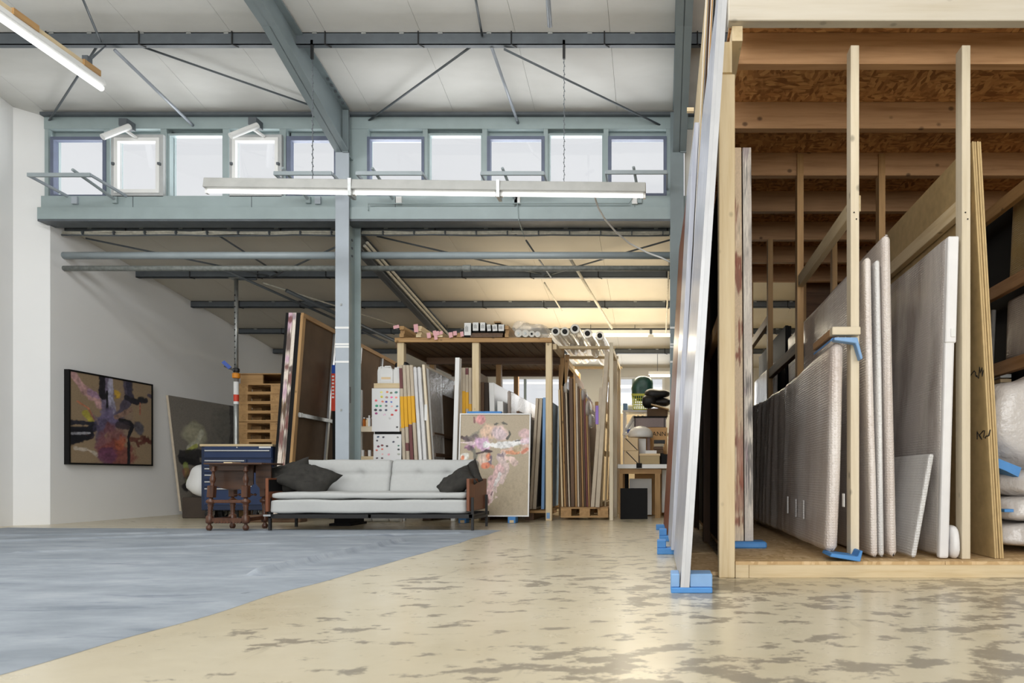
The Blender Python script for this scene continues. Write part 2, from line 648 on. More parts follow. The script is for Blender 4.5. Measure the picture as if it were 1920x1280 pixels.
t.bump(s2.outputs[0], 0.06, 0.01)
rg = t.ramp(s2.outputs[0], [(0.5, (0.24, 0.24, 0.24, 1)), (0.95, (0.42, 0.42, 0.42, 1))])
# patchy darker, yellower tone rising towards the racks
rear_tone = t.n('ShaderNodeMapRange')
rear_tone.inputs['From Min'].default_value, rear_tone.inputs['From Max'].default_value = 3.2, 8.5
rear_tone.inputs['To Min'].default_value, rear_tone.inputs['To Max'].default_value = 0.0, 0.75
t.l(sepx.outputs['Y'], rear_tone.inputs['Value'])
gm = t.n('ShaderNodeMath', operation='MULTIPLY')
t.l(rear_tone.outputs[0], gm.inputs[0])
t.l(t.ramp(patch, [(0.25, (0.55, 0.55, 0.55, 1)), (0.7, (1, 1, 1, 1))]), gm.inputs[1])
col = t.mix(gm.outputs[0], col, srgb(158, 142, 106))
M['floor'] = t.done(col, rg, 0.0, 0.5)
t.b.inputs['Coat Weight'].default_value = 0.35
t.b.inputs['Coat Roughness'].default_value = 0.2

# blue grey drop cloth carpet with long scuffs
t = NT('blue_grey_carpet')
v = t.coords(jitter=False)
a = t.noise(t.coords(scale=(0.9, 2.0, 1), jitter=False, rot=-0.5), 1.5, 8, 0.66)
col = t.ramp(a, [(0.3, srgb(122, 130, 138)), (0.55, srgb(147, 154, 162)), (0.75, srgb(168, 173, 178))])
mk = t.ramp(t.noise(t.coords(scale=(0.5, 2.6, 1), jitter=False, rot=-0.9), 2.2, 8, 0.7), [(0.56, (0, 0, 0, 1)), (0.68, (0.7, 0.7, 0.7, 1))])
col = t.mix(mk, col, srgb(100, 109, 122))
t.bump(a, 0.2, 0.02)
M['carpet'] = t.done(col, 0.85)

# painted pictures carry their paint as a colour attribute
t = NT('oil_paint')
at = t.n('ShaderNodeAttribute')
at.attribute_name = 'paint'
t.bump(t.noise(t.coords(), 40, 3), 0.12, 0.004)
M['paint'] = t.done(at.outputs['Color'], 0.55, 0.0, 0.4)


class Art:
    """a picture painted stroke by stroke (x to the right, y up, both 0..1)"""
    def __init__(self, nx, ny, base, aspect, seed=0):
        self.nx, self.ny, self.asp = nx, ny, aspect
        self.rng = np.random.default_rng(seed)
        self.px, self.py = np.meshgrid(np.linspace(0, 1, nx + 1), np.linspace(0, 1, ny + 1))
        self.img = np.tile(np.array(base[:3], dtype=float), (ny + 1, nx + 1, 1))
        self.img *= (1 + 0.05 * self.rng.standard_normal((ny + 1, nx + 1, 1)))
        self.n1 = self.fbm(6)
        self.n2 = self.fbm(14)
        self.n3 = self.fbm(44)
        self.ns = 0

    def fbm(self, f):
        out = np.zeros_like(self.px)
        amp = 1.0
        for o in range(3):
            g = self.rng.standard_normal((f + 2, f + 2))
            x, y = self.px * f, self.py * f
            i, j = np.minimum(x.astype(int), f), np.minimum(y.astype(int), f)
            fx, fy = x - i, y - j
            fx, fy = fx * fx * (3 - 2 * fx), fy * fy * (3 - 2 * fy)
            i1, j1 = i + 1, j + 1
            out += amp * ((g[j, i] * (1 - fx) + g[j, i1] * fx) * (1 - fy) + (g[j1, i] * (1 - fx) + g[j1, i1] * fx) * fy)
            f *= 2
            amp *= 0.5
        return out

    def stroke(self, pts, w, col, a=0.9, ragged=0.35, soft=0.25):
        d = np.full(self.px.shape, 9.0)
        along = np.zeros(self.px.shape)
        for (x0, y0), (x1, y1) in zip(pts[:-1], pts[1:]):
            dx, dy = (x1 - x0) * self.asp, y1 - y0
            L = dx * dx + dy * dy + 1e-9
            tt = np.clip((((self.px - x0) * self.asp) * dx + (self.py - y0) * dy) / L, 0, 1)
            dd = np.hypot((self.px - x0) * self.asp - tt * dx, self.py - y0 - tt * dy)
            d = np.minimum(d, dd)
        d = d + w * ragged * (0.45 * self.n2 + 0.3 * self.n1 + 0.2 * self.n3)
        m = np.clip((w - d) / (w * soft + 1e-6), 0, 1) * a
        c = np.array(srgb(*col)[:3])
        self.ns += 1
        tone = 1 + 0.12 * self.n2[..., None] + 0.16 * np.roll(self.n3, 17 * self.ns, axis=0)[..., None]
        self.img = self.img * (1 - m[..., None]) + c * np.clip(tone, 0.5, 1.5) * m[..., None]

    def blob(self, x, y, rx, ry, col, a=0.9, ragged=0.3, soft=0.3):
        d = np.hypot((self.px - x) / rx, (self.py - y) / ry) + ragged * (0.5 * self.n1 + 0.3 * self.n2 + 0.12 * self.n3)
        m = np.clip((1 - d) / soft, 0, 1) * a
        c = np.array(srgb(*col)[:3])
        self.img = self.img * (1 - m[..., None]) + c * np.clip(1 + 0.1 * self.n2[..., None] + 0.14 * self.n3[..., None], 0.5, 1.5) * m[..., None]

    def build(self, name, corners, parent, mat=None):
        """corners: lower left, lower right, upper left (world)"""
        o, r, u = (Vector(c) for c in corners)
        r, u = r - o, u - o
        inv = PM[parent.name].inverted()
        vs = [tuple(inv @ (o + r * (i / self.nx) + u * (j / self.ny))) for j in range(self.ny + 1) for i in range(self.nx + 1)]
        w = self.nx + 1
        fs = [(j * w + i, j * w + i + 1, (j + 1) * w + i + 1, (j + 1) * w + i) for j in range(self.ny) for i in range(self.nx)]
        me = bpy.data.meshes.new(name)
        me.from_pydata(vs, [], fs)
        ca = me.color_attributes.new('paint', 'FLOAT_COLOR', 'POINT')
        rgba = np.ones((len(vs), 4), dtype=np.float32)
        rgba[:, :3] = np.clip(self.img, 0.004, 0.95).reshape(-1, 3)
        ca.data.foreach_set('color', rgba.ravel())
        me.materials.append(mat or M['paint'])
        ob = bpy.data.objects.new(name, me)
        ob.parent = parent
        COL.objects.link(ob)
        return ob


def text(body, size, loc, rot, mat, parent, name='lettering'):
    cu = bpy.data.curves.new(name, 'FONT')
    cu.body = body
    cu.size = size
    cu.extrude = 0.0006
    cu.align_x = 'CENTER'
    cu.align_y = 'CENTER'
    cu.materials.append(mat)
    o = bpy.data.objects.new(name, cu)
    COL.objects.link(o)
    inv = PM[parent.name].inverted()
    dg = bpy.context.evaluated_depsgraph_get()
    me = bpy.data.meshes.new_from_object(o.evaluated_get(dg))
    bpy.data.objects.remove(o)
    m = inv @ (Matrix.Translation(Vector(loc)) @ rot.to_4x4())
    me.transform(m)
    o = bpy.data.objects.new(name, me)
    COL.objects.link(o)
    o.parent = parent
    return o


FACE_CAM = Matrix.Rotation(R(90), 3, 'X')        # text upright, read by a viewer looking along +y

# ================================================================== THE SETTING
XL, XR, YB, YF0, YFA = -7.71, 6.0, 14.5, -6.0, 8.4
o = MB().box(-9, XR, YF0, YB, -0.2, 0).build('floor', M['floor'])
tag(o, 'worn cream painted concrete floor with grey rubbed patches', 'floor', kind='structure')


def poly_wall(name, label, pts, vec, mat):
    return tag(MB().prism(pts, vec).build(name, mat), label, 'wall', kind='structure')


poly_wall('wall_left', 'white wall beside the leaning pictures under the lean-to roof',
          [(XL, 8.43, 0), (XL, YB, 0), (XL, YB, ZL(YB)), (XL, 8.43, ZL(8.43) + 0.1)], (-0.3, 0, 0), M['wall'])
poly_wall('wall_left_casing', 'white boxed column casing at the end of the white wall',
          [(-8.45, 8.24, 0), (-8.0, 8.24, 0), (XL, 8.425, 0), (-8.1, 8.425, 0), (-8.45, 8.425, 0)], (0, 0, 5.17), M['wall'])
poly_wall('wall_left_hall', 'white side wall of the tall hall beside the carpet',
          [(-8.0, YF0, 0), (-8.0, 8.24, 0), (-8.0, 8.24, ZU(8.24)), (-8.0, YF0, ZU(YF0))], (-0.3, 0, 0), M['wall'])
poly_wall('wall_right', 'plain wall beyond the timber shed',
          [(XR, YF0, 0), (XR, YB, 0), (XR, YB, ZL(YB)), (XR, 8.4, ZL(8.4)), (XR, 8.4, 5.2), (XR, YF0, ZU(YF0))], (0.3, 0, 0), M['wall_in'])
poly_wall('wall_front', 'plain wall of the hall facing the shelving',
          [(-8.4, YF0, 0), (XR, YF0, 0), (XR, YF0, ZU(YF0)), (-8.4, YF0, ZU(YF0))], (0, -0.3, 0), M['wall_in'])
# rear wall with its window band
zb0, zb1 = 2.02, 2.79
RW = [(-6.6, -5.4), (-5.2, -4.0), (X(936, YB), X(1078, YB)), (X(1128, YB), X(1246, YB)), (0.6, 1.9), (2.2, 3.5)]
m = MB()
m.box(XL, XR, YB, YB + 0.25, 0, zb0)
m.box(XL, XR, YB, YB + 0.25, zb1, ZL(YB) + 0.05)
xs = [XL] + [v for r in RW for v in r] + [XR]
for i in range(0, len(xs), 2):
    m.box(xs[i], xs[i + 1], YB, YB + 0.25, zb0, zb1)
tag(m.build('wall_back', M['wall_in']), 'plastered rear wall with a band of windows behind the racks', 'wall', kind='structure')
wn = 11
for i, (x0, x1) in enumerate(RW):
    w = thing('window_%d' % wn, 'rear window of the lean-to, %s in its row beside the white wall' % ORD[i], 'window', ((x0 + x1) / 2, YB, zb0), kind='structure')
    wn += 1
    fr = MB()
    for (a, b, c, d) in ((x0, x1, zb0, zb0 + .05), (x0, x1, zb1 - .05, zb1), (x0, x0 + .05, zb0 + .05, zb1 - .05), (x1 - .05, x1, zb0 + .05, zb1 - .05)):
        fr.box(a, b, YB + .04, YB + .12, c, d)
    fr.build('frame', M['white'], w)
    n = 3 if i == 2 else 2
    for k in range(1, n):
        xm = x0 + (x1 - x0) * k / n
        B(xm - .025, xm + .025, YB + .05, YB + .11, zb0 + .05, zb1 - .05).build('mullion', M['steel'], w)
    B(x0 + .05, x1 - .05, YB + .075, YB + .083, zb0 + .05, zb1 - .05).build('pane', M['glass'], w)

# daylight openings of the hall outside the picture: frame added round the roof fill, and the window band facing the racks
w = thing('window_17', 'unseen roof light frame added around the fill over the hall', 'window', (-3.4, 3.0, 6.0), kind='structure')
for (a, b, c, d) in ((-6.5, -.3, 1.7, 1.8), (-6.5, -.3, 4.2, 4.3), (-6.5, -6.4, 1.8, 4.2), (-.4, -.3, 1.8, 4.2)):
    MB().hexa([(a, c, ZU(c) - .10), (b, c, ZU(c) - .10), (b, d, ZU(d) - .10), (a, d, ZU(d) - .10), (a, c, ZU(c) - .01), (b, c, ZU(c) - .01), (b, d, ZU(d) - .01), (a, d, ZU(d) - .01)]).build('frame', M['white'], w)
w = thing('window_18', 'wide window band in the wall facing the shelving', 'window', (.6, -5.98, .3), kind='structure')
for k in range(7):
    B(-4.95 + 1.85 * k - .04, -4.95 + 1.85 * k + .04, -5.99, -5.86, .35, 5.05).build('mullion', M['steel'], w)
for zz in (.30, 2.6, 5.0):
    B(-5.0, 6.0 - .02, -5.99, -5.88, zz, zz + .08).build('rail', M['steel'], w)

# ---- roofs: sandwich panels laid side by side on a backing sheet
def roof(name, label, zf, y0, y1, mat, x0, x1, w):
    m = MB().hexa([(x0, y0, zf(y0) + .03), (x1, y0, zf(y0) + .03), (x1, y1, zf(y1) + .03), (x0, y1, zf(y1) + .03),
                   (x0, y0, zf(y0) + .12), (x1, y0, zf(y0) + .12), (x1, y1, zf(y1) + .12), (x0, y1, zf(y1) + .12)])
    r = m.build(name, mat)
    tag(r, label, 'ceiling', kind='structure')
    x = x0
    while x < x1 - .01:
        xe = min(x + w, x1)
        a, b = x + .0015, xe - .0015
        MB().hexa([(a, y0, zf(y0)), (b, y0, zf(y0)), (b, y1, zf(y1)), (a, y1, zf(y1)),
                   (a, y0, zf(y0) + .032), (b, y0, zf(y0) + .032), (b, y1, zf(y1) + .032), (a, y1, zf(y1) + .032)]).build('roof_panel', mat, r)
        x = xe


roof('ceiling', 'pale metal roof panels over the tall hall', ZU, -6.0, 8.62, M['roof'], -8.7, XR, 1.02)
roof('ceiling_lean', 'pale metal roof panels of the low lean-to behind the girder', ZL, 8.36, 14.75, M['roof_back'], XL - .1, XR, 1.0)

# ---- steel frame
def ibeam(poly_bot, poly_top, x0, x1, root, mat):
    """I-section running in y/z: lower flange line, upper flange line (lists of (y, z)), flange width x0..x1"""
    xm = (x0 + x1) / 2
    for (a, b), nm in ((poly_bot, 'lower_flange'), (poly_top, 'upper_flange')):
        s = 0.018 if nm == 'lower_flange' else -0.018
        m = MB().hexa([(x0, a[0], a[1]), (x1, a[0], a[1]), (x1, b[0], b[1]), (x0, b[0], b[1]),
                       (x0, a[0], a[1] + s), (x1, a[0], a[1] + s), (x1, b[0], b[1] + s), (x0, b[0], b[1] + s)])
        m.build(nm, mat, root)
    (a, b), (c, d) = poly_bot, poly_top
    MB().prism([(xm - .006, a[0], a[1]), (xm - .006, b[0], b[1]), (xm - .006, d[0], d[1]), (xm - .006, c[0], c[1])], (0.012, 0, 0)).build('web', mat, root)


def column(name, xc, label, mat=None):
    mat = mat or M['steel_col']
    x0, x1 = xc - .083, xc + .083
    c = thing(name, label, 'column', (xc, 8.4, 0), kind='structure')
    top = 5.1
    B(x0, x1, 8.225, 8.243, 0.0, top).build('front_flange', mat, c)
    B(x0, x1, 8.545, 8.563, 0.0, top).build('rear_flange', M['steel'], c)
    B(xc - .008, xc + .008, 8.243, 8.545, 0, top).build('web', M['steel'], c)
    B(x0 - .05, x1 + .05, 8.17, 8.62, 0, .03).build('base_plate', M['dark'], c)
    B(x0 - .004, x1 + .03, 8.205, 8.58, 0.03, .22).build('painted_foot', M['dark'], c)
    # stiffener plates at the knee
    B(xc, x1, 8.243, 8.545, 4.56, 4.575).build('stiffener', M['steel'], c)
    for v in ((614, 1), (645, 1), (650, 1), (678, 1)):
        zc = Z(v[0], 8.22)
        B(x0 - .002, x1 + .002, 8.2215, 8.2255, zc - .012, zc + .012).build('tape_band', M['paper'], c)
    return c


col1 = column('steel_column', X(641, 8.22), 'grey steel column rising behind the pale sofa')
xc1 = X(641, 8.22)
# conduit and bolts in the column's recess
MB().tube([(xc1 + .05, 8.27, .3), (xc1 + .05, 8.27, 3.6)], .011, 8).build('conduit', M['steel'], col1)
B(xc1 + .02, xc1 + .075, 8.25, 8.3, 1.52, 1.72).build('switch_box', M['purlin'], col1)
B(xc1 + .02, xc1 + .06, 8.25, 8.3, 1.28, 1.4).build('switch_box', M['dark'], col1)
for k in range(3):
    B(xc1 + .05, xc1 + .062, 8.36, 8.385, 3.36 + .1 * k, 3.385 + .1 * k).build('bolt', M['purlin'], col1)
for v in (572, 770):
    B(xc1 - .02, xc1 + .0, 8.218, 8.226, Z(v, 8.2), Z(v - 4, 8.2)).build('bolt', M['galv'], col1)
xc2 = X(1269.5, 8.22)
column('steel_column', xc2, 'grey steel column beside the leaning silver panels', M['steel_beam'])


def rafter(xc, label):
    r = thing('roof_beam', label, 'beam', (xc, 8.4, 4.6), kind='structure')
    x0, x1 = xc - .083, xc + .083
    # haunch next to the column, then the plain length
    ibeam(((8.24, 4.60), (6.7, 5.13)), ((8.24, 5.15), (6.7, ZU(6.7) - .02)), x0, x1, r, M['steel_beam'])
    ibeam(((6.7, 5.13), (-5.8, ZU(-5.8) - .36)), ((6.7, ZU(6.7) - .02), (-5.8, ZU(-5.8) - .02)), x0, x1, r, M['steel_beam'])
    B(xc + .01, x1, 8.21, 8.235, 4.6, 5.12).build('end_plate', M['steel_beam'], r)
    for k in range(5):
        y = 8.1 - .09 * k
        B(x1 - .035, x1 - .005, y, y + .022, ZU(y) - .062, ZU(y) - .038).build('bolt', M['purlin'], r)
    return r


rafter(xc1, 'grey steel roof beam rising from the column behind the sofa')
rafter(xc2 + .03, 'grey steel roof beam rising from the column beside the silver panels')


def rafter_low(xc, label):
    r = thing('roof_beam', label, 'beam', (xc, 8.6, 3.4), kind='structure')
    x0, x1 = xc - .06, xc + .06
    za, zb = ZL(8.57) - .02, ZL(14.4) - .02
    ibeam(((8.57, za - .24), (14.4, zb - .24)), ((8.57, za), (14.4, zb)), x0, x1, r, M['purlin'])
    for dx, dz in ((.085, .1), (.12, .06)):
        MB().tube([(xc + dx, 8.7, ZL(8.7) - dz - .1), (xc + dx, 14.2, ZL(14.2) - dz - .1)], .02, 8).build('conduit', M['lag'], r)
    return r


rafter_low(xc1 - .02, 'dark steel beam under the lean-to roof behind the column by the sofa')
rafter_low(xc2 + .1, 'dark steel beam under the lean-to roof beyond the silver panels')


def purlin(y, zf, h, x0, x1, label, mat, clips, w=.06):
    z = zf(y)
    p = thing('roof_purlin', label, 'beam', ((x0 + x1) / 2, y, z - h), kind='structure')
    B(x0, x1, y - w / 2, y - w / 2 + .008, z - h, z).build('web', mat, p)
    B(x0, x1, y - w / 2, y + w / 2, z - h, z - h + .008).build('flange', mat, p)
    B(x0, x1, y - w / 2, y + w / 2, z - .008, z).build('flange', mat, p)
    x = x0 + .3
    while x < x1:
        B(x, x + .05, y - w / 2 - .004, y - w / 2 + .01, z - .018, z + .004).build('clip', M['galv'], p)
        x += clips * random.uniform(.7, 1.3)
    x = x0 + .8
    while x < x1:
        MB().tube([(x, y - w / 2 - .012, z + .005), (x, y - w / 2 - .012, z - h - .005), (x + .05, y, z - h - .012)], .007, 6).build('hook', M['blackmetal'], p)
        x += 1.0
    return p


purlin(7.2, ZU, .13, -8.4, XR, 'long dark roof purlin crossing the tall hall above the hanging lamp', M['purlin'], .55)
purlin(4.6, ZU, .13, -8.4, XR, 'roof purlin high over the middle of the hall', M['purlin'], 1.0)
for i, y in enumerate((8.66, 9.83, 10.98, 12.2, 13.3)):
    purlin(y, ZL, (.07, .12, .10, .09, .09)[i], XL, XR, 'dark purlin under the lean-to roof, %s behind the girder' % ORD[i], M['purlin'], .6, .07)

# ---- window facade: top beam, mullions, two-tier girder
fa = thing('facade_girder', 'grey green painted steel girder and posts of the high window band', 'beam', (-3.7, 8.4, 3.8), kind='structure')
XW0, XW1 = X(89, YFA), X(1258, YFA)
B(XL, XR, 8.34, 8.5, 4.955, 5.12).build('top_beam', M['steel'], fa)
B(XL, XR, 8.28, 8.5, 5.10, 5.135).build('eaves_purlin', M['purlin'], fa)
B(XL, XR, 8.30, 8.5, 3.952, 4.10).build('girder', M['steel'], fa)
B(XL - .02, XR, 8.27, 8.5, 3.80, 3.946).build('girder', M['steel'], fa)
B(XL - .02, XR, 8.275, 8.5, 3.775, 3.80).build('shadow_strip', M['purlin'], fa)  # shadow line under the girder, built as a dark strip
for (u0, u1) in ((87, 94), (198, 209), (304, 315), (420, 431), (526, 538), (652, 691), (794, 803), (905, 914), (1020, 1028), (1132, 1141), (1249, 1262)):
    B(X(u0, 8.37), X(u1, 8.37), 8.345, 8.45, 4.10, 4.955).build('mullion', M['steel'], fa)
for (u, v) in ((247, 398), (470, 398), (740, 375), (965, 375), (1190, 375)):
    x = X(u, 8.28)
    B(x - .003, x + .003, 8.296, 8.302, 3.95, 4.09).build('joint', M['purlin'], fa)
# cable conduits along the girder
MB().tube([(X(690, 8.25), 8.255, 3.9), (X(690, 8.25), 8.255, 3.985), (X(1180, 8.25), 8.255, 3.99), (X(1186, 8.25), 8.255, 4.06)], .007, 6).build('cable', M['steel'], fa)
for u in (970, 748, 596, 140, 1190):
    B(X(u, 8.28) - .035, X(u, 8.28) + .035, 8.27, 8.302, 3.99, 4.08).build('junction_box', M['white'] if u > 700 else M['steel_col'], fa)
MB().tube([(X(970, 8.25), 8.262, 3.99), (X(972, 8.25), 8.262, 3.78), (X(972, 8.25), 8.6, 3.70)], .006, 6).build('cable', M['steel'], fa)
tag(MB().box(xc2 + .1, XR, 8.36, 8.44, 4.08, 4.98).build('wall_facade', M['wall_in']), 'infill of the window band above the timber shed', 'wall', kind='structure')

WINS = [  # u0,u1,v0,v1, frame px, kind
    (94, 198, 256, 376, 6, 'dark'), (208, 306, 252, 373, 12, 'sash'), (314, 421, 250, 379, 4, 'fixed'), (430, 528, 252, 373, 11, 'sash'),
    (537, 634, 255, 376, 8, 'dark'), (688, 795, 256, 374, 5, 'dark'), (802, 906, 250, 376, 4, 'fixed'), (913, 1021, 255, 374, 6, 'dark'),
    (1027, 1133, 250, 376, 4, 'fixed'), (1140, 1250, 255, 368, 6, 'dark')]
for i, (u0, u1, v0, v1, tf, kd) in enumerate(WINS):
    y0 = {'dark': 8.335, 'sash': 8.30, 'fixed': 8.365}[kd]
    x0, x1, z1, z0 = X(u0, y0), X(u1, y0), Z(v0, y0), max(Z(v1, y0), 4.09)
    tk = tf / F * y0
    desc = {'dark': 'dark thin framed', 'sash': 'pale framed hinged', 'fixed': 'fixed frameless'}[kd]
    w = thing('window_%d' % (i + 1), '%s high window, %s along the band from the white wall' % (desc, ORD[i]), 'window', ((x0 + x1) / 2, y0, z0), kind='structure')
    mat = {'dark': M['sash_dark'], 'sash': M['sash'], 'fixed': M['steel']}[kd]
    fr = MB()
    for (a, b, c, d) in ((x0, x1, z0, z0 + tk), (x0, x1, z1 - tk, z1), (x0, x0 + tk, z0 + tk, z1 - tk), (x1 - tk, x1, z0 + tk, z1 - tk)):
        fr.box(a, b, y0, y0 + .07, c, d)
    fr.build('frame', mat, w)
    rv = MB()
    rv.box(x0 - .04, x1 + .04, 8.44, 8.475, z1 - .006, 4.96).box(x0 - .04, x0 + .012, 8.44, 8.475, 4.09, z1 - .006).box(x1 - .012, x1 + .04, 8.44, 8.475, 4.09, z1 - .006)
    rv.build('reveal', M['steel'], w)
    if kd == 'sash':
        f2 = MB()
        for (a, b, c, d) in ((x0 + tk * .55, x1 - tk * .55, z0 + tk * .55, z0 + tk * 1.1), (x0 + tk * .55, x1 - tk * .55, z1 - tk * 1.1, z1 - tk * .55),
                             (x0 + tk * .55, x0 + tk * 1.1, z0 + tk * 1.1, z1 - tk * 1.1), (x1 - tk * 1.1, x1 - tk * .55, z0 + tk * 1.1, z1 - tk * 1.1)):
            f2.box(a, b, y0 - .012, y0 + .03, c, d)
        f2.build('sash', M['white'], w)
        for xx in (x0 + tk * .5, x1 - tk * .5):
            B(xx - .015, xx + .015, y0 - .03, y0, (z0 + z1) / 2, (z0 + z1) / 2 + .03).build('latch', M['purlin'], w)
    B(x0 + tk, x1 - tk, y0 + .035, y0 + .041, z0 + tk, z1 - tk).build('pane', M['glass'], w)

# window openers: projecting guard bars with an actuator arm
def opener(ua, ub, v, yb, label, um=None, vm=None):
    x0, x1 = X(ua, yb), X(ub, yb)
    zb = Z(v, yb)
    g = thing('window_opener', label, 'bracket', ((x0 + x1) / 2, 8.3, zb), group='openers in front of the high windows')
    B(x0, x1, yb - .012, yb + .012, zb - .022, zb + .022).build('bar', M['pipe'], g)
    for x in (x0, x1):
        MB().bar((x, yb, zb), (x, 8.36, zb - .03), .02, .03).build('arm', M['steel_col'], g)
    if um:
        MB().tube([(X(um, yb), yb - .03, zb + .05), (X(um, yb) + .06, 8.31, 4.04)], .018, 8).build('actuator', M['pipe'], g)
        B(X(um, yb) + .03, X(um, yb) + .09, 8.27, 8.31, 4.0, 4.08).build('foot', M['steel'], g)


opener(52, 170, 328, 7.78, 'window opener bar projecting past the high window beside the white wall', 140)
opener(514, 622, 325, 7.85, 'window opener bar beside the column behind the hanging lamp', 532)
opener(668, 792, 325, 7.85, 'window opener bar, first past the column by the sofa', 700)
opener(902, 1020, 325, 7.9, 'window opener bar in the middle of the second window bay', 943)
opener(1136, 1251, 323, 7.95, 'window opener bar nearest the silver panels', 1188)


def closer(u, v, label):
    y = 8.15
    g = thing('window_actuator', label, 'actuator', P(u, v, 8.3))
    MB().tube([P(u, v, 7.95), P(u + 51, v - 20, 8.2)], .034, 12).build('cylinder', M['whiteplastic'], g, smooth=False)
    MB().bar(P(u + 40, v - 15, 8.18), P(u + 64, v + 2, 8.29), .04, .025).build('lever', M['whiteplastic'], g)
    a = P(u + 50, v - 20, 8.3)
    B(a[0] - .05, a[0] + .05, 8.2, 8.345, a[2] - .04, a[2] + .05).build('bracket', M['purlin'], g)


closer(192, 257, 'white window actuator above the second high window from the white wall')
closer(432, 255, 'white window actuator above the fourth high window from the white wall')

# ================================================================== ROOF BRACING, PIPES, LAMPS
def rod(u0, v0, y0, u1, v1, y1, r, label, mat=None):
    tag(MB().tube([P(u0, v0, y0), P(u1, v1, y1)], r, 8).build('tie_rod', mat or M['rod'], smooth=True), label, 'rod', group='roof tie rods')


RODN = [0]


def rod2(xa, ya, xb, yb, zf, drop, r, label, mat=None):
    RODN[0] += 1
    drop += .028 * (RODN[0] % 4)
    tag(MB().tube([(xa, ya, zf(ya) - drop), (xb, yb, zf(yb) - drop)], r, 8).build('tie_rod', mat or M['rod'], smooth=True), label, 'rod', group='roof tie rods')


def rx(u0, y0, u1, y1, label, r=.012, mat=None, drop=.06):
    rod2(X(u0, y0), y0, X(u1, y1), y1, ZU, drop, r, label, mat)


rx(187, 7.2, 92, 8.35, 'thin tie rod from the wooden lamp to the corner of the white wall')
rx(128, 6.3, 188, 7.15, 'thin tie rod above the wooden lamp crossing to the roof purlin')
rx(215, 7.22, 364, 8.36, 'thick tie rod over the first high windows', .018, M['rod_light'], .07)
rx(238, 7.22, 636, 8.30, 'long tie rod from the roof purlin towards the column by the sofa')
rx(890, 7.22, 690, 8.36, 'tie rod slanting down to the column side of the second window bay')
rx(922, 7.22, 972, 8.36, 'thick pale tie rod in the middle of the second window bay', .018, M['rod_light'], .07)
rx(945, 7.22, 1240, 8.36, 'tie rod slanting down towards the silver panels')
rx(880, 6.35, 904, 7.15, 'thin tie rod above the roof purlin over the second bay')

for xa, ya, xb, yb, lab in ((-7.5, 8.7, -5.75, 9.8, 'tie rod under the lean-to roof at the white wall corner'),
                            (-5.75, 9.8, -4.05, 8.7, 'tie rod under the lean-to roof running up to the column'),
                            (-5.9, 9.9, -4.2, 12.1, 'tie rod under the dim part of the lean-to roof'),
                            (-3.7, 8.7, -1.75, 9.8, 'tie rod under the lean-to roof, first past the column'),
                            (-1.7, 9.8, .2, 8.7, 'tie rod under the lean-to roof ending near the silver panels'),
                            (-1.75, 8.7, -1.6, 9.8, 'short tie rod square to the girder under the lean-to roof'),
                            (-1.72, 9.9, -1.62, 10.95, 'pale strut between two purlins of the lean-to roof'),
                            (-5.75, 8.7, -5.6, 9.8, 'short tie rod square to the girder near the white wall')):
    rod2(xa, ya, xb, yb, ZL, .075, .012, lab, M['rod'] if yb < 10.5 else M['lag'])
# conduits fixed under the lean-to roof
for xa, ya, xb, yb, r, lab in ((-6.1, 9.2, -5.0, 12.2, .02, 'dark conduit slanting under the dim lean-to roof'),
                               (-5.55, 9.9, -4.75, 12.15, .03, 'dark square duct beside the conduit under the dim lean-to roof'),
                               (.12, 9.0, .1, 11.7, .012, 'pale cable duct under the bright lean-to roof by the rear beam'),
                               (-1.25, 9.0, -.85, 11.7, .022, 'pale cable duct under the bright lean-to roof above the film rolls')):
    rod2(xa, ya, xb, yb, ZL, .22 if xa < -2 else .17, r, lab, M['rod'] if xa < -2 else M['lag'])

tag(MB().tube([(X(1022, 6.2), 6.2, ZU(6.2) - .10), (X(1031, 6.75), 6.75, Z(50, 6.75))], .024, 10).build('steel_tube', M['rod_light'], smooth=True),
    'short pale steel tube hanging under the upper roof', 'tube')

# heating pipes under the girder, from the white wall to the column and on past it
def pipe(name, v, r, u0, u1, mat, label, joints=(), y=8.62):
    p = thing(name, label, 'pipe', (X((u0 + u1) / 2, y), y, Z(v, y)))
    MB().tube([(X(u0, y), y, Z(v, y)), (X(u1, y), y, Z(v, y))], r, 14).build('pipe', mat, p, smooth=True)
    for u in joints:
        MB().tube([(X(u, y) - .05, y, Z(v, y)), (X(u, y) + .05, y, Z(v, y))], r + .009, 14).build('coupling', mat, p)
    for u in (u0, u1):
        MB().tube([(X(u, y) - .012, y, Z(v, y)), (X(u, y) + .012, y, Z(v, y))], r + .02, 14).build('flange', M['purlin'], p)


for (ua, ub, w) in ((88, 634, 'between the white wall and the column'), (672, 1262, 'between the column and the silver panels')):
    pipe('heating_pipe', 479, .046, ua, ub, M['pipe'], 'thick grey pipe, upper of the pair ' + w)
    pipe('heating_pipe', 503, .034, ua, ub, M['pipe_old'], 'thin weathered pipe, lower of the pair ' + w, (876,) if ua > 600 else ())

# taped cable bundle on the first purlin
for (ua, ub, w) in ((120, 632, 'over the white wall side'), (680, 1255, 'over the rack side')):
    g = thing('cable_bundle', 'bundle of taped pale cables on the first lean-to purlin ' + w, 'cable', (X((ua + ub) / 2, 8.6), 8.6, 3.72))
    random.seed(int(ua))
    for k in range(3):
        pts = [(X(u, 8.6), 8.585 - .01 * k, Z(436 + 3.5 * k, 8.6) + random.uniform(-.008, .008)) for u in np.linspace(ua, ub, 14)]
        MB().tube(pts, .016 - .003 * k, 8).build('cable', M['lag'] if k < 2 else M['purlin'], g, smooth=True)
    for u in np.arange(ua + 40, ub, 58):
        z = Z(439, 8.6)
        MB().tube([(X(u, 8.6), 8.56, z), (X(u, 8.6) + .012, 8.56, z)], .029, 8).build('clip', M['purlin'], g)
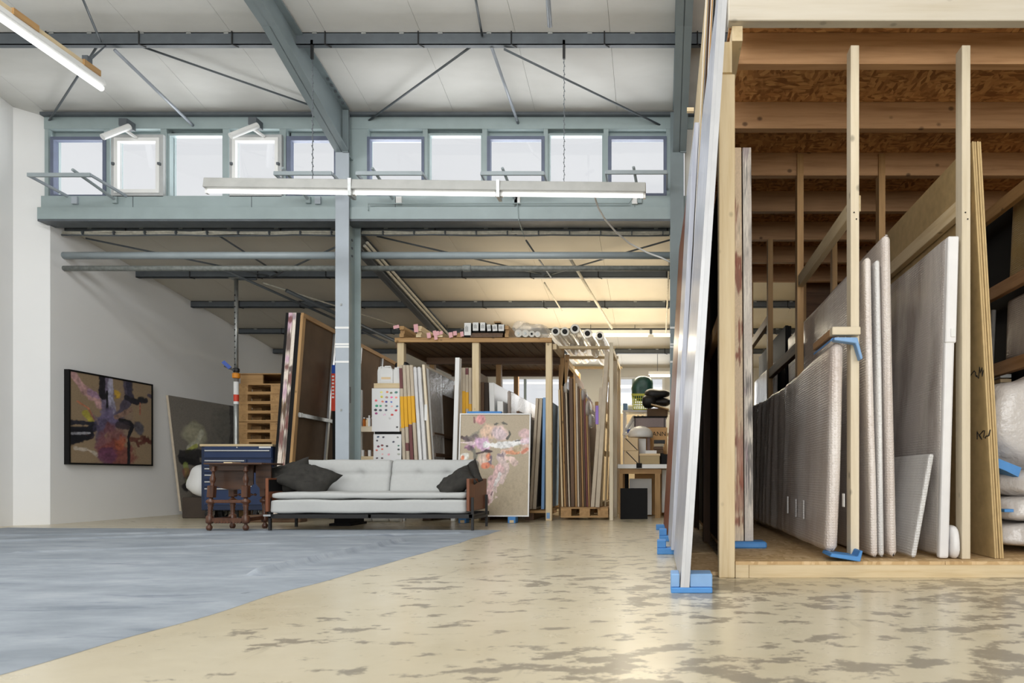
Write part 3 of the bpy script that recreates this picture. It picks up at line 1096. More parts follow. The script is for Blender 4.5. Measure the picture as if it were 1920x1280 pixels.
# slack white cable from the hanging lamp to the column
pts = [P(1116, 372, 7.5), P(1122, 390, 7.6), P(1135, 412, 7.8), P(1155, 435, 8.1), P(1180, 456, 8.4), P(1215, 474, 8.5), P(1240, 483, 8.5), P(1258, 492, 8.5)]
tag(MB().tube([P(1115, 366, 7.2)] + pts, .011, 8).build('lamp_cable', M['whiteplastic'], smooth=True), 'slack white cable from the hanging lamp down to the grey column', 'cable')

# hanging three-section fluorescent lamp in front of the high windows
L = thing('hanging_lamp', 'long three section fluorescent lamp hanging on chains before the high windows', 'lamp', (-2.5, 7.2, 3.7))
ya = 7.2
us = (384, 660, 936, 1213)
for k in range(3):
    ua, ub = us[k], us[k + 1]
    za = Z(345 + 3 * k, ya)
    zb = Z(348 + 3 * k, ya)
    h, d = .055, .06
    xa, xb = X(ua, ya) + .012, X(ub, ya) - .012
    MB().hexa([(xa, ya - d, za - h), (xb, ya - d, zb - h), (xb, ya + d, zb - h), (xa, ya + d, za - h),
               (xa, ya - d * .7, za + h), (xb, ya - d * .7, zb + h), (xb, ya + d * .7, zb + h), (xa, ya + d * .7, za + h)]).build('housing', M['lamp_grey'], L, bevel=.006)
    tb = MB().tube([(xa + .03, ya, za - h - .022), (xb - .03, ya, zb - h - .022)], .021, 12).build('tube', M['tube'], L, smooth=True)
    for xx, zz in ((xa + .015, za), (xb - .015, zb)):
        B(xx - .012, xx + .012, ya - .02, ya + .02, zz - h - .05, zz - h).build('end_cap', M['white'], tb)
    if k:
        B(xa - .03, xa + .005, ya - .065, ya + .065, za - h - .075, za + h).build('joiner', M['galv'], L)
for u in (1058, 587):
    c = thing('lamp_chain', 'thin chain holding the hanging lamp %s' % ('near the column by the sofa' if u < 600 else 'in the second window bay'), 'chain', (X(u, 7.2), 7.2, 3.8))
    B(X(u, 7.2) - .014, X(u, 7.2) + .014, 7.17, 7.19, 5.10, 5.30).build('hook', M['blackmetal'], c)
    z = 5.12
    ch = MB()
    k = 0
    while z > 3.76:
        d = .008 if k % 2 else 0
        ch.bar((X(u, 7.2) - d, 7.19, z), (X(u, 7.2) + d, 7.19, z - .05), .012 if k % 2 else .006, .008)
        z -= .045
        k += 1
    o = ch.build('chain_links', M['purlin'], c)
    o['kind'] = 'stuff'

# lamp on a wooden batten, hung near the white wall
xl, yl0, yl1 = X(192, 7.15), 4.9, 7.12
zl = Z(152, 7.1)
L = thing('batten_lamp', 'fluorescent lamp under a pale wooden batten hung high by the white wall', 'lamp', (xl, 6.0, zl))
B(xl - .05, xl + .05, yl0, yl1 - .05, zl + .03, zl + .075).build('batten', M['pine_y'], L, bevel=.004)
B(xl + .035, xl + .07, 6.1, 6.35, zl + .02, zl + .08).build('block', M['aged_y'], L)
B(xl + .035, xl + .07, 6.85, 7.05, zl + .02, zl + .08).build('block', M['aged_y'], L)
MB().hexa([(xl - .075, yl0, zl - .04), (xl + .075, yl0, zl - .04), (xl + .075, yl1, zl - .04), (xl - .075, yl1, zl - .04),
           (xl - .055, yl0, zl + .03), (xl + .055, yl0, zl + .03), (xl + .055, yl1, zl + .03), (xl - .055, yl1, zl + .03)]).build('housing', M['white'], L, bevel=.008)
MB().tube([(xl, yl0, zl - .055), (xl, yl1 + .02, zl - .055)], .03, 12).build('tube', M['tube'], L, smooth=True)
MB().tube([(xl, 6.95, zl + .07), (xl, 7.0, zl + .16), (xl, 7.2, ZU(7.2) - .12)], .006, 6).build('wire', M['purlin'], L)
MB().tube([(xl - .06, 6.95, zl + .07), (xl, 7.2, ZU(7.2) - .12)], .006, 6).build('wire', M['purlin'], L)
B(xl - .03, xl + .03, 6.93, 6.99, zl + .07, zl + .17).build('hook', M['purlin'], L)

# fluorescent lamps of the lean-to
def lean_lamp(ua, ub, v, y, label):
    L = thing('ceiling_lamp', label, 'lamp', (X((ua + ub) / 2, y), y, Z(v, y)))
    z = Z(v, y)
    B(X(ua, y), X(ub, y), y - .06, y + .06, z + .0, z + .06).build('housing', M['white'], L)
    MB().tube([(X(ua, y) + .03, y - .0, z - .022), (X(ub, y) - .03, y, z - .022)], .025, 10).build('tube', M['tube_warm'], L, smooth=True)
    for u in (ua + (ub - ua) * .2, ua + (ub - ua) * .8):
        MB().tube([(X(u, y), y, z + .05), (X(u, y), y, ZL(y) + .01)], .006, 6).build('hanger', M['purlin'], L)


lean_lamp(1080, 1218, 626, 12.0, 'warm fluorescent lamp under the lean-to roof behind the film rolls')
lean_lamp(1223, 1380, 626, 12.0, 'warm fluorescent lamp, next one along towards the silver panels')
lean_lamp(1216, 1300, 702, 13.6, 'warm fluorescent lamp at the rear windows above the basket')
lean_lamp(800, 990, 640, 12.0, 'unseen warm lamp added behind the timber bundles on the rack')  # extra lamp out of view, added to warm this bay
area('lean_fill_up', (-1.1, 10.9, 2.74), (R(180), 0, 0), 3.2, 2.8, 48, (1.0, 0.84, 0.60))  # unseen upward fill, added to warm the lean-to roof
area('lean_fill_down', (-.6, 11.6, 2.98), (0, 0, 0), 3.0, .5, 140, (1.0, 0.88, 0.66))  # unseen downward fill, added to brighten the packing corner

# ================================================================== CARPET
random.seed(3)
cor = [(-7.62, .9), (-2.06, .9), (-1.77, 7.50), (-7.62, 7.86)]


def cfn(a, b):
    xl_ = cor[0][0]
    xr_ = cor[1][0] + (cor[2][0] - cor[1][0]) * b
    yl_ = cor[0][1] + (cor[3][1] - cor[0][1]) * b
    yr_ = cor[1][1] + (cor[2][1] - cor[1][1]) * b
    x = xl_ + (xr_ - xl_) * a
    y = yl_ + (yr_ - yl_) * a
    if a > .97 :
        x += .05 * noise.noise(Vector((y * 1.6, 3, 0)))
    edge = min(1.0, (1 - a) / .012, (1 - b) / .01)
    z = .008 + .004 * noise.noise(Vector((x * 1.1, y * 2.2, 0)))
    # one long fold and a few shallow ones
    for (x0, y0, x1, y1, h, w) in ((-2.45, 4.03, -2.37, 6.1, .045, .028), (-3.4, 6.6, -2.1, 6.95, .020, .035), (-6.5, 5.8, -4.2, 7.1, .020, .04), (-5.0, 5.2, -3.4, 5.9, .013, .04), (-7.0, 6.6, -5.2, 7.0, .018, .04)):
        dx, dy = x1 - x0, y1 - y0
        k = max(0, min(1, ((x - x0) * dx + (y - y0) * dy) / (dx * dx + dy * dy)))
        d = math.hypot(x - x0 - k * dx, y - y0 - k * dy)
        z += h * math.exp(-(d / w) ** 2)
    return (x, y, max(z, .004) * edge + .0008)


carp = MB().surf(cfn, 230, 300).build('carpet', M['carpet'], smooth=True)
tag(carp, 'large blue grey dust sheet carpet spread on the floor before the sofa', 'carpet')

# ================================================================== LEFT WALL: PICTURES
g = thing('framed_painting', 'abstract purple and black painting in a thin black frame on the white wall', 'painting', (XL + .03, 9.3, .77))
y0, y1 = 8.62, 10.05
z0, z1 = .765, 1.995
xw = XL + .045
fr = MB()
fr.box(XL, xw + .02, y0, y0 + .025, z0 + .022, z1 - .022).box(XL, xw + .02, y1 - .025, y1, z0 + .022, z1 - .022).box(XL, xw + .02, y0, y1, z0, z0 + .022).box(XL, xw + .02, y0, y1, z1 - .022, z1)
fr.build('frame', M['dark'], g)
A = Art(150, 130, srgb(150, 130, 104), 1.16, 1)
A.blob(.5, .5, .3, .5, (140, 120, 112), .5, .5, .6)
A.stroke([(.03, .98), (.16, .82), (.28, .74), (.34, .66)], .055, (190, 150, 150), .9)
A.stroke([(.22, .8), (.3, .76)], .04, (160, 130, 160), .8)
A.blob(.52, .82, .06, .06, (204, 164, 50), .8, .5)
A.stroke([(.17, .55), (.23, .48)], .05, (176, 166, 60), .8)
A.stroke([(.08, .68), (.2, .62), (.27, .5)], .012, (190, 120, 90), .9)
A.stroke([(.4, 1.), (.43, .8), (.4, .62), (.36, .4)], .09, (112, 104, 130), .9)
A.stroke([(.36, 1.0), (.36, .8), (.38, .78)], .05, (34, 32, 40), 1)
A.stroke([(.47, .98), (.45, .8), (.5, .6)], .045, (178, 176, 196), .85)
A.stroke([(.42, .84), (.42, .62), (.41, .55)], .018, (26, 26, 30), 1)
A.stroke([(.66, 1.0), (.7, .82), (.6, .62), (.48, .5)], .06, (84, 78, 96), .95)
A.stroke([(.7, .98), (.72, .8)], .05, (52, 50, 66), .9)
A.stroke([(.66, .8), (.8, .76), (.92, .8)], .035, (38, 36, 44), 1)
A.blob(.86, .8, .06, .05, (36, 36, 40), 1)
A.stroke([(.84, .76), (.84, .62)], .012, (170, 104, 84), .9)
A.stroke([(.0, .44), (.12, .45), (.28, .44)], .035, (40, 40, 50), 1)
A.stroke([(.0, .33), (.12, .36), (.3, .4)], .06, (28, 30, 40), 1)
A.stroke([(.0, .23), (.14, .28), (.24, .32)], .05, (26, 28, 36), 1)
A.stroke([(.02, .32), (.22, .34)], .012, (164, 164, 172), .9)
A.stroke([(.06, .16), (.2, .15), (.3, .1)], .03, (190, 180, 168), .7)
A.blob(.4, .5, .16, .16, (112, 102, 134), .85, .4)
A.blob(.34, .35, .1, .22, (92, 84, 110), .85, .4)
A.blob(.45, .25, .22, .2, (126, 80, 84), .85, .4)
A.blob(.56, .12, .24, .18, (130, 70, 66), .85, .4)
A.blob(.42, .08, .12, .1, (104, 64, 92), .85, .4)
A.blob(.6, .25, .07, .08, (176, 96, 66), .7, .5)
A.stroke([(.52, .55), (.62, .6), (.72, .66)], .03, (150, 120, 104), .9)
A.stroke([(.58, .52), (.7, .5), (.74, .46), (.69, .34), (.69, .0)], .024, (28, 28, 34), 1)
A.stroke([(.56, .46), (.66, .46)], .045, (52, 46, 56), .9)
A.blob(.83, .44, .07, .1, (86, 84, 94), .95, .25)
A.stroke([(.72, .3), (.84, .32), (.98, .28)], .035, (98, 54, 46), .9, .8)
A.stroke([(.82, .26), (.94, .3)], .04, (90, 44, 38), .9, .8)
A.stroke([(.96, .87), (1., .86)], .025, (70, 64, 84), .9)
A.build('picture', [(xw + .012, y0 + .02, z0 + .02), (xw + .012, y1 - .02, z0 + .02), (xw + .012, y0 + .02, z1 - .02)], g)
B(XL, xw, y0 + .02, y1 - .02, z0 + .02, z1 - .02).build('stretcher', M['linen_edge'], g)

g = thing('leaning_painting', 'large dark grey abstract painting leaning on the white wall beside the toolbox', 'painting', (XL + .3, 11.1, .07))
y0, y1, z0, z1 = 10.35, 12.9, .07, 1.87
xb, xt = XL + .28, XL + .07
MB().slab(xb - .035, xt - .035, .035, y0, y1, z0, z1).build('stretcher', M['linen_edge'], g)
A = Art(150, 120, srgb(128, 122, 113), 1.42, 2)
A.blob(.7, .75, .4, .35, (100, 100, 94), .6, .5, .6)
A.blob(.2, .68, .11, .13, (176, 172, 146), .9, .3)
A.stroke([(.12, .55), (.2, .6), (.26, .7)], .03, (200, 200, 180), .8)
A.stroke([(.1, .52), (.2, .58)], .02, (186, 190, 90), .9)
A.stroke([(.6, 1.), (.58, .75), (.55, .6)], .04, (66, 62, 62), .9)
A.stroke([(.05, .5), (.3, .5), (.5, .52), (.8, .5)], .05, (40, 38, 42), .95, .7)
A.stroke([(.3, .5), (.42, .58), (.55, .56)], .05, (112, 104, 112), .8, .6)
A.stroke([(.04, .44), (.3, .4), (.6, .4)], .03, (30, 30, 32), 1)
A.stroke([(.06, .2), (.2, .32), (.45, .42)], .05, (32, 30, 34), 1)
A.stroke([(.2, .45), (.15, .3)], .03, (36, 34, 38), 1)
A.stroke([(.08, .4), (.08, .25)], .03, (170, 186, 96), .7)
A.blob(.08, .33, .04, .05, (150, 80, 66), .6)
A.stroke([(.8, .8), (.85, .55), (.95, .5)], .03, (70, 70, 66), .8, .8)
A.blob(.45, .15, .5, .2, (58, 52, 54), .9, .4)
A.blob(.35, .28, .2, .06, (120, 114, 110), .6, .5)
A.stroke([(.4, .2), (.5, .02)], .04, (96, 84, 66), .7)
A.build('picture', [(xb + .002, y0, z0), (xb + .002, y1, z0), (xt + .002, y0, z1)], g)
for yy in (10.9, 12.2):
    tag(B(xb - .06, xb + .12, yy - .1, yy + .1, .0, .068).build('foam_block', M['foam_blue'], bevel=.008), 'blue foam block under the dark leaning painting, %s end' % ('wall corner' if yy < 11 else 'toolbox'), 'foam', 'blue foam rests')

# crumpled white foil bundle beside the toolbox
o = MB().pad((XL + .62, 9.9, .44), (.2, .17, .22), .8, .8, 26, 14, .09, 2.0, 0, 4).build('paper_bundle', M['paper'], smooth=True)
tag(o, 'crumpled white paper bundle poking out beside the navy toolbox', 'paper')
o.location = (X(372, 9.75), 9.82, .30)
tag(B(X(350, 9.8), X(382, 9.8) + .15, 9.7, 10.05, 0, .305).build('crate', M['canvas_dark'], bevel=.01), 'dark low crate beneath the white paper bundle', 'crate')

# ================================================================== TOOLBOX
ty = 9.40
tx0, tx1 = X(377, ty), X(511, ty)
T = thing('tool_cabinet', 'navy blue wheeled tool cabinet with drawers and chrome pulls', 'cabinet', ((tx0 + tx1) / 2, ty + .25, 0))
tz0, tz1 = .13, Z(834, ty)
B(tx0, tx1, ty, ty + .35, tz0, tz1 - .02).build('carcass', M['navy_dark'], T, bevel=.008)
B(tx0 - .01, tx1 + .01, ty - .02, ty + .365, tz1 - .02, tz1 + .012).build('top_board', M['pine_x'], T, bevel=.004)
def drawer(u0, u1, v0, v1, vh, full=True):
    d = B(X(u0, ty), X(u1, ty), ty - .014, ty, Z(v1, ty), Z(v0, ty)).build('drawer', M['navy'], T, bevel=.004)
    B(X(u0 + 2, ty), X(u1 - 2, ty), ty - .034, ty - .012, Z(vh + 1.3, ty), Z(vh - 1.2, ty)).build('pull', M['chrome'], d, bevel=.003)
drawer(384, 510, 836, 858, 844.5)
drawer(384, 463, 861, 874, 863.5)
drawer(384, 463, 877, 885, 878.5)
drawer(384, 463, 888, 898, 890.5)
drawer(384, 463, 901, 912, 903)
drawer(384, 463, 914.5, 946, 916)
d = B(X(466, ty), X(510, ty), ty - .014, ty, Z(946, ty), Z(861, ty)).build('side_door', M['navy'], T, bevel=.004)
B(X(471, ty), X(474, ty), ty - .03, ty - .012, Z(912, ty), Z(907, ty)).build('lock', M['chrome'], d)
B(X(446, ty) - .008, X(446, ty) + .008, ty - .022, ty - .012, Z(839.5, ty), Z(837.5, ty)).build('lock', M['chrome'], T)
B(X(487, ty), X(509, ty), ty - .019, ty - .013, Z(840, ty), Z(837, ty)).build('badge', M['white'], T)
for (u, dy) in ((391, .02), (415, .25), (480, .02), (502, .25)):
    cx_ = X(u, ty + dy)
    c = MB().lathe([(.028, -.03), (.075, -.03), (.08, -.02), (.08, .02), (.075, .03), (.028, .03)], (cx_, ty + dy + .04, .082), 18, (cx_ + 1, ty + dy + .04, .082)).build('caster', M['rubber'], T, smooth=False)
    MB().lathe([(.0, -.034), (.045, -.034), (.045, .034), (.0, .034)], (cx_, ty + dy + .04, .082), 14, (cx_ + .8, ty + dy - .56, .082)).build('hub', M['chrome'], c)
    B(cx_ - .04, cx_ + .04, ty + dy, ty + dy + .08, .1, .135).build('fork', M['galv'], c)

# ================================================================== TELESCOPIC PROP
py = 9.83
px = X(443, py)
G = thing('telescopic_prop', 'galvanised telescopic steel prop with punched holes reaching up to a purlin', 'prop', (px, py, 0))
zc = Z(694, py)
MB().tube([(px, py, .012), (px, py, zc)], .034, 14).build('outer_tube', M['galv'], G, smooth=True)
it = MB().tube([(px, py, zc - .05), (px, py, ZL(py) - .13)], .027, 14).build('inner_tube', M['galv'], G, smooth=True)
hl = MB()
z = zc + .08
while z < ZL(py) - .3:
    hl.lathe([(.009, 0), (.009, .003)], (px - .002, py - .0285, z), 8, (px - .002, py - 1, z))
    z += .085
o = hl.build('hole', M['dark'], it)
o['kind'] = 'stuff'
B(px - .08, px + .08, py - .06, py + .06, ZL(py) - .137, ZL(py) - .128).build('head_plate', M['galv'], G)
B(px - .08, px + .08, py - .08, py + .08, 0, .012).build('foot_plate', M['galv'], G)
MB().lathe([(.04, 0), (.052, .01), (.052, .07), (.04, .08)], (px, py, zc - .12), 14).build('collar', M['orange'], G)
MB().lathe([(.036, 0), (.044, .01), (.044, .05), (.036, .06)], (px, py, zc - .03), 14).build('nut', M['blackmetal'], G)
MB().bar((px, py - .04, zc - .01), (px - .12, py - .08, zc + .05), .05, .03).build('lever', M['blackmetal'], G)
MB().bar((px - .05, py - .06, zc + .02), (px - .13, py - .1, zc + .11), .05, .05).build('handle', M['blue'], G)
st = MB().tube([(px, py, zc - .5), (px, py, zc - .17)], .0355, 14, False).build('sticker', M['paper'], G, smooth=True)
MB().tube([(px, py, zc - .46), (px, py, zc - .36)], .0362, 14, False).build('red_band', M['red'], st, smooth=True)
MB().bar((px + .04, py - .0, ZL(py) - .14), (px + .3, py, ZL(py) - .14), .03, .02).build('bracket', M['purlin'], G)

# ================================================================== PALLETS
PLX0, PLX1, PLY0, PLY1 = X(447, 10.1), X(447, 10.1) + 1.2, 10.1, 10.9
def pallet_parts(root, x0, y0, z0, mat=None, w=1.2, d=.8):
    m = mat or M['aged_x']
    for yy in (y0, y0 + d / 2 - .05, y0 + d - .1):
        B(x0, x0 + w, yy, yy + .1, z0, z0 + .022).build('bottom_board', m, root)
        for xx in (x0, x0 + w / 2 - .07, x0 + w - .145):
            b = B(xx, xx + .145, yy, yy + .1, z0 + .022, z0 + .1).build('block', M['aged_y'], root)
    for xx in (x0, x0 + w / 2 - .07, x0 + w - .145):
        B(xx, xx + .145, y0, y0 + d, z0 + .1, z0 + .122).build('stringer', M['aged_y'], root)
    n = 5
    for k in range(n):
        yy = y0 + (d - .12) * k / (n - 1)
        B(x0, x0 + w, yy, yy + .12, z0 + .122, z0 + .144).build('deck_board', m, root)


P0 = thing('pallet', 'euro pallet, topmost of the stack behind the toolbox', 'pallet', (0, 0, 0), group='stacked wooden pallets')
pallet_parts(P0, 0, 0, 0, None, 1.12)
for (cx_, nm) in ((.045, 0), (.565, 1)):
    pass
proto_done(P0)
npal = 14
P0.location = (PLX0, PLY0, .144 * (npal - 1))
PNAMES = ['topmost', 'second from the top', 'third from the top', 'fourth from the top', 'fifth from the top', 'sixth from the top', 'seventh from the top', 'eighth from the top']
P0['label'] = 'euro pallet, topmost of the stack behind the navy tool cabinet'
for k in range(1, npal):
    zz = .144 * (npal - 1 - k)
    nm = PNAMES[k] if k < 8 else ORD[npal - 1 - k] + ' from the floor'
    dup(P0, (PLX0 + random.uniform(-.015, .015), PLY0 + random.uniform(-.012, .012), zz), 'euro pallet, %s of the stack behind the navy tool cabinet' % nm)
zt = .144 * npal
bx = thing('pallet_collar', 'wooden box collar lying on top of the pallet stack', 'crate', (PLX0, PLY0, zt))
B(PLX0 + .02, PLX0 + .36, PLY0 + .02, PLY0 + .045, zt, zt + .14).build('front_board', M['aged_x'], bx)
B(PLX0 + .84, PLX0 + 1.15, PLY0 + .02, PLY0 + .045, zt, zt + .14).build('front_board', M['aged_x'], bx)
B(PLX0 + .02, PLX0 + .05, PLY0 + .05, PLY0 + .75, zt, zt + .14).build('side_board', M['aged_y'], bx)
B(PLX0 + 1.12, PLX0 + 1.15, PLY0 + .05, PLY0 + .75, zt, zt + .14).build('side_board', M['aged_y'], bx)
B(PLX0 + .02, PLX0 + 1.15, PLY0 + .72, PLY0 + .75, zt, zt + .14).build('rear_board', M['aged_x'], bx)
B(PLX0 + .0, PLX0 + 1.17, PLY0 + .0, PLY0 + .78, zt + .14, zt + .155).build('lid', M['aged_x'], bx)

# ================================================================== TURNED GATELEG TABLE
gy = 7.34
G = thing('gateleg_table', 'dark turned oak drop leaf table standing beside the sofa', 'table', (X(445, gy), gy + .2, 0))
gx0, gx1 = X(387, gy), X(500, gy)
ztop = Z(871, gy)
cxm = (X(386, gy) + X(468, gy)) / 2
# fixed top and two hanging leaves with curved lower edges
def leaf(x0, x1, y, zt, drop, name):
    poly = [(x0, y, zt), (x1, y, zt)]
    for k in range(9):
        a = k / 8
        poly.append((x1 + (x0 - x1) * a, y, zt - drop * (math.sin(math.pi * (0.12 + .76 * a)) ** .25)))
    MB().prism(poly, (0, .016, 0)).build(name, M['turned_dark'], G)
top = MB()
tw0, tw1 = X(384, gy), X(508, gy + .1)
top.prism([(tw0, gy - .02, ztop - .012), (tw0 + .02, gy - .05, ztop - .012), (tw1 - .02, gy - .05, ztop - .012), (tw1, gy + .0, ztop - .012), (tw1, gy + .34, ztop - .012), (tw0, gy + .34, ztop - .012)], (0, 0, .02))
top.build('tabletop', M['turned_dark'], G, bevel=.004)
B(X(425, gy), X(441, gy), gy - .052, gy + .1, ztop + .004, ztop + .014).build('light_patch', M['pine_x'], G)
leaf(X(386, gy), X(462, gy), gy + .12, ztop - .012, .28, 'drop_leaf')
leaf(X(465, gy), X(508, gy + .14), gy + .14, ztop - .012, .27, 'drop_leaf')
PROF = [(.020, 0), (.030, .015), (.032, .04), (.018, .06), (.016, .075), (.036, .08), (.04, .10), (.04, .15), (.034, .165), (.020, .17), (.026, .185), (.020, .2), (.027, .215), (.020, .23), (.029, .245), (.022, .26),
        (.032, .28), (.026, .295), (.044, .31), (.05, .325), (.046, .338), (.018, .36), (.02, .375)]
PROF2 = [(.018, .5), (.022, .51), (.016, .52), (.026, .55), (.03, .585), (.016, .63), (.013, .66), (.026, .668), (.026, .68), (.015, .69), (.022, .70), (.015, .71), (.024, .725)]
def turned_leg(x, y, lean=0.0):
    k = (ztop - .02) / .735
    lg = MB().lathe([(r, z * k) for r, z in PROF], (x, y, 0), 14, (x + lean * .5, y, 1)).build('leg', M['turned'], G, smooth=True)
    x1 = x + lean * .5 * .37
    MB().bar((x1, y, .37 * k), (x1 + lean * .08, y, .505 * k), .068, .068, up=(0, 1, 0)).build('square_block', M['turned'], lg, bevel=.006)
    MB().lathe([(r, (z - .5) * k) for r, z in PROF2], (x1 + lean * .08, y, .5 * k), 14, (x1 + lean * .08 + lean * .6, y, .5 * k + 1)).build('spindle', M['turned'], lg, smooth=True)
lx = [(X(392, gy), gy, .13), (X(461, gy), gy, 0), (X(436, gy + .3), gy + .3, .02), (X(497, gy + .3), gy + .3, -.05)]
for a in lx:
    turned_leg(*a)
(xa, ya_, _), (xb_, yb_, _), (xc_, yc_, _), (xd_, yd_, _) = lx
B(xa + .05, xb_ - .03, gy - .02, gy + .02, .30, .335).build('upper_stretcher', M['turned'], G, bevel=.004)
MB().bar((xa, gy, .115), (xb_, gy, .115), .035, .04).build('lower_stretcher', M['turned'], G)
sc = MB()
for k in range(9):
    x = xa + .08 + (xb_ - xa - .14) * k / 8
    sc.lathe([(.016, -.02), (.016, .02)], (x, gy, .092), 8, (x, gy + 1, .092))
sc.build('scalloped_edge', M['turned'], G)
MB().bar((xb_, gy, .115), (xd_, yd_, .125), .03, .04).build('lower_stretcher', M['turned'], G)
MB().bar((xa, gy, .115), (xc_, yc_, .115), .03, .04).build('lower_stretcher', M['turned'], G)
tw = MB()
for (xs_, xe_, y, z) in ((xa + .06, xb_ - .05, gy + .28, .385), (xb_ + .06, xd_ - .03, gy + .29, .375), (xb_ + .06, xd_ - .03, gy + .29, .34)):
    n = 22
    r = [.011 + .006 * math.sin(k * 2.0) for k in range(n)]
    tw.tube([(xs_ + (xe_ - xs_) * k / (n - 1), y, z) for k in range(n)], r, 8)
tw.build('twisted_stretcher', M['turned'], G, smooth=True)
B(X(390, gy), X(462, gy), gy + .02, gy + .04, ztop - .075, ztop - .012).build('apron', M['turned_dark'], G)
B(X(390, gy) + .02, X(497, gy + .3), gy + .29, gy + .31, ztop - .1, ztop - .012).build('apron', M['turned_dark'], G)

G.location.z += .014

# ================================================================== SOFA
sy = 7.33
S = thing('sofa', 'pale grey two back sofa bed with walnut arm panels on black steel legs', 'sofa', (X(690, sy), sy + .35, 0))
sx0, sx1 = X(506.5, sy), X(874, sy)
zs = lambda v: Z(v, sy)


def soft_box(x0, x1, y0, y1, z0, z1, r, nu=40, nv=16, puff=.012, seed=0, tuft=None):
    """upholstered block with rounded edges; tuft = list of (x, z, depth) dimples on the front"""
    c = Vector(((x0 + x1) / 2, (y0 + y1) / 2, (z0 + z1) / 2))
    h = Vector(((x1 - x0) / 2, (y1 - y0) / 2, (z1 - z0) / 2))
    m = MB()
    bm = bmesh.new()
    bmesh.ops.create_cube(bm, size=2)
    for v in bm.verts:
        v.co = Vector((v.co.x * h.x, v.co.y * h.y, v.co.z * h.z))
    for axis, n in ((0, nu), (2, 16), (1, 8)):
        es = [e for e in bm.edges if abs((e.verts[0].co - e.verts[1].co).normalized()[axis]) > .99]
        bmesh.ops.subdivide_edges(bm, edges=es, cuts=n, use_grid_fill=True)
    for v in bm.verts:
        p = v.co
        q = Vector((max(-h.x + r, min(h.x - r, p.x)), max(-h.y + r, min(h.y - r, p.y)), max(-h.z + r, min(h.z - r, p.z))))
        d = p - q
        if d.length > 1e-7:
            # keep the flat sides flat and round the edges
            k = max(abs(d.x), abs(d.y), abs(d.z))
            d = d.normalized() * k
        p2 = q + d
        nz = noise.noise(Vector((p2.x * 3 + seed, p2.y * 3, p2.z * 4)))
        p2 += d.normalized() * puff * nz if d.length > 1e-7 else Vector()
        if tuft and p2.y < 0:
            for (tx, tz, dp, wx, wz) in tuft:
                p2.y += dp * math.exp(-((p2.x + c.x - tx) / wx) ** 2 - ((p2.z + c.z - tz) / wz) ** 2)
        v.co = p2
    bm.verts.ensure_lookup_table()
    m.v = [tuple(v.co + c) for v in bm.verts]
    m.f = [tuple(v.index for v in f.verts) for f in bm.faces]
    bm.free()
    return m


soft_box(sx0, sx1, sy - .02, sy + .78, zs(962.5), zs(935.5), .035, seed=1).build('seat_base', M['sofa'], S, smooth=True)
soft_box(sx0 + .012, sx1 - .012, sy - .015, sy + .70, zs(935.2), zs(922.5), .035, seed=5).build('seat_pad', M['sofa'], S, smooth=True)
by = 7.93
xm = X(729, by)
for k, (xa, xb) in enumerate(((X(566, by + .1), xm - .004), (xm + .004, X(893, by + .1)))):
    w = xb - xa
    zt0, zt1 = .40, Z(861.5, by + .12)
    zr = zt0 + .235
    tf = [(xa + w * .33, zr, .045, .05, .05), (xa + w * .67, zr, .045, .05, .05), ((xa + xb) / 2, zr, .022, w, .022)]
    m = soft_box(xa, xb, by - .02, by + .17, zt0, zt1, .05, 44, 16, .01, 9 + k, tf)
    # the back reclines
    m.v = [(x, y + (z - zt0) * .22, z) for (x, y, z) in m.v]
    m.build('backrest', M['sofa'], S, smooth=True)
# black tube frame and legs
B(sx0 - .02, sx1 + .06, sy, sy + .03, .145, .19).build('front_rail', M['blackmetal'], S)
B(sx0 - .02, sx1 + .06, sy + .72, sy + .75, .145, .19).build('rear_rail', M['blackmetal'], S)
for x in (sx0 - .02, (sx0 + sx1) / 2, sx1 + .03):
    B(x, x + .03, sy, sy + .75, .15, .188).build('cross_rail', M['blackmetal'], S)
ax = sx1 + .012
for (x, y, zt, nm) in ((sx0 - .012, sy + .02, .37, 'leg'), (sx0 - .012, sy + .55, .37, 'leg'), (ax + .05, sy + .03, .375, 'leg'), (ax + .05, sy + .62, .39, 'leg')):
    B(x - .013, x + .013, y - .013, y + .013, 0.012, zt).build(nm, M['blackmetal'], S)
B(ax + .035, ax + .065, sy + .03, sy + .62, .13, .16).build('foot_rail', M['blackmetal'], S)
B(ax, ax + .032, sy - .03, sy + .70, Z(958, sy), Z(897, sy)).build('arm_panel', M['walnut'], S, bevel=.003)
B(sx0 - .036, sx0 - .004, sy - .03, sy + .70, Z(959, sy), Z(896, sy)).build('arm_panel', M['walnut'], S, bevel=.003)
B(sx0 - .004, sx0 + .001, sy - .02, sy + .69, Z(921, sy), Z(899, sy)).build('arm_inner_dark', M['dark'], S)  # black sheet added over the arm's inner face
B(sx0 - .05, sx0 + .03, sy - .045, sy - .03, .17, .19).build('bolt_plate', M['chrome'], S)


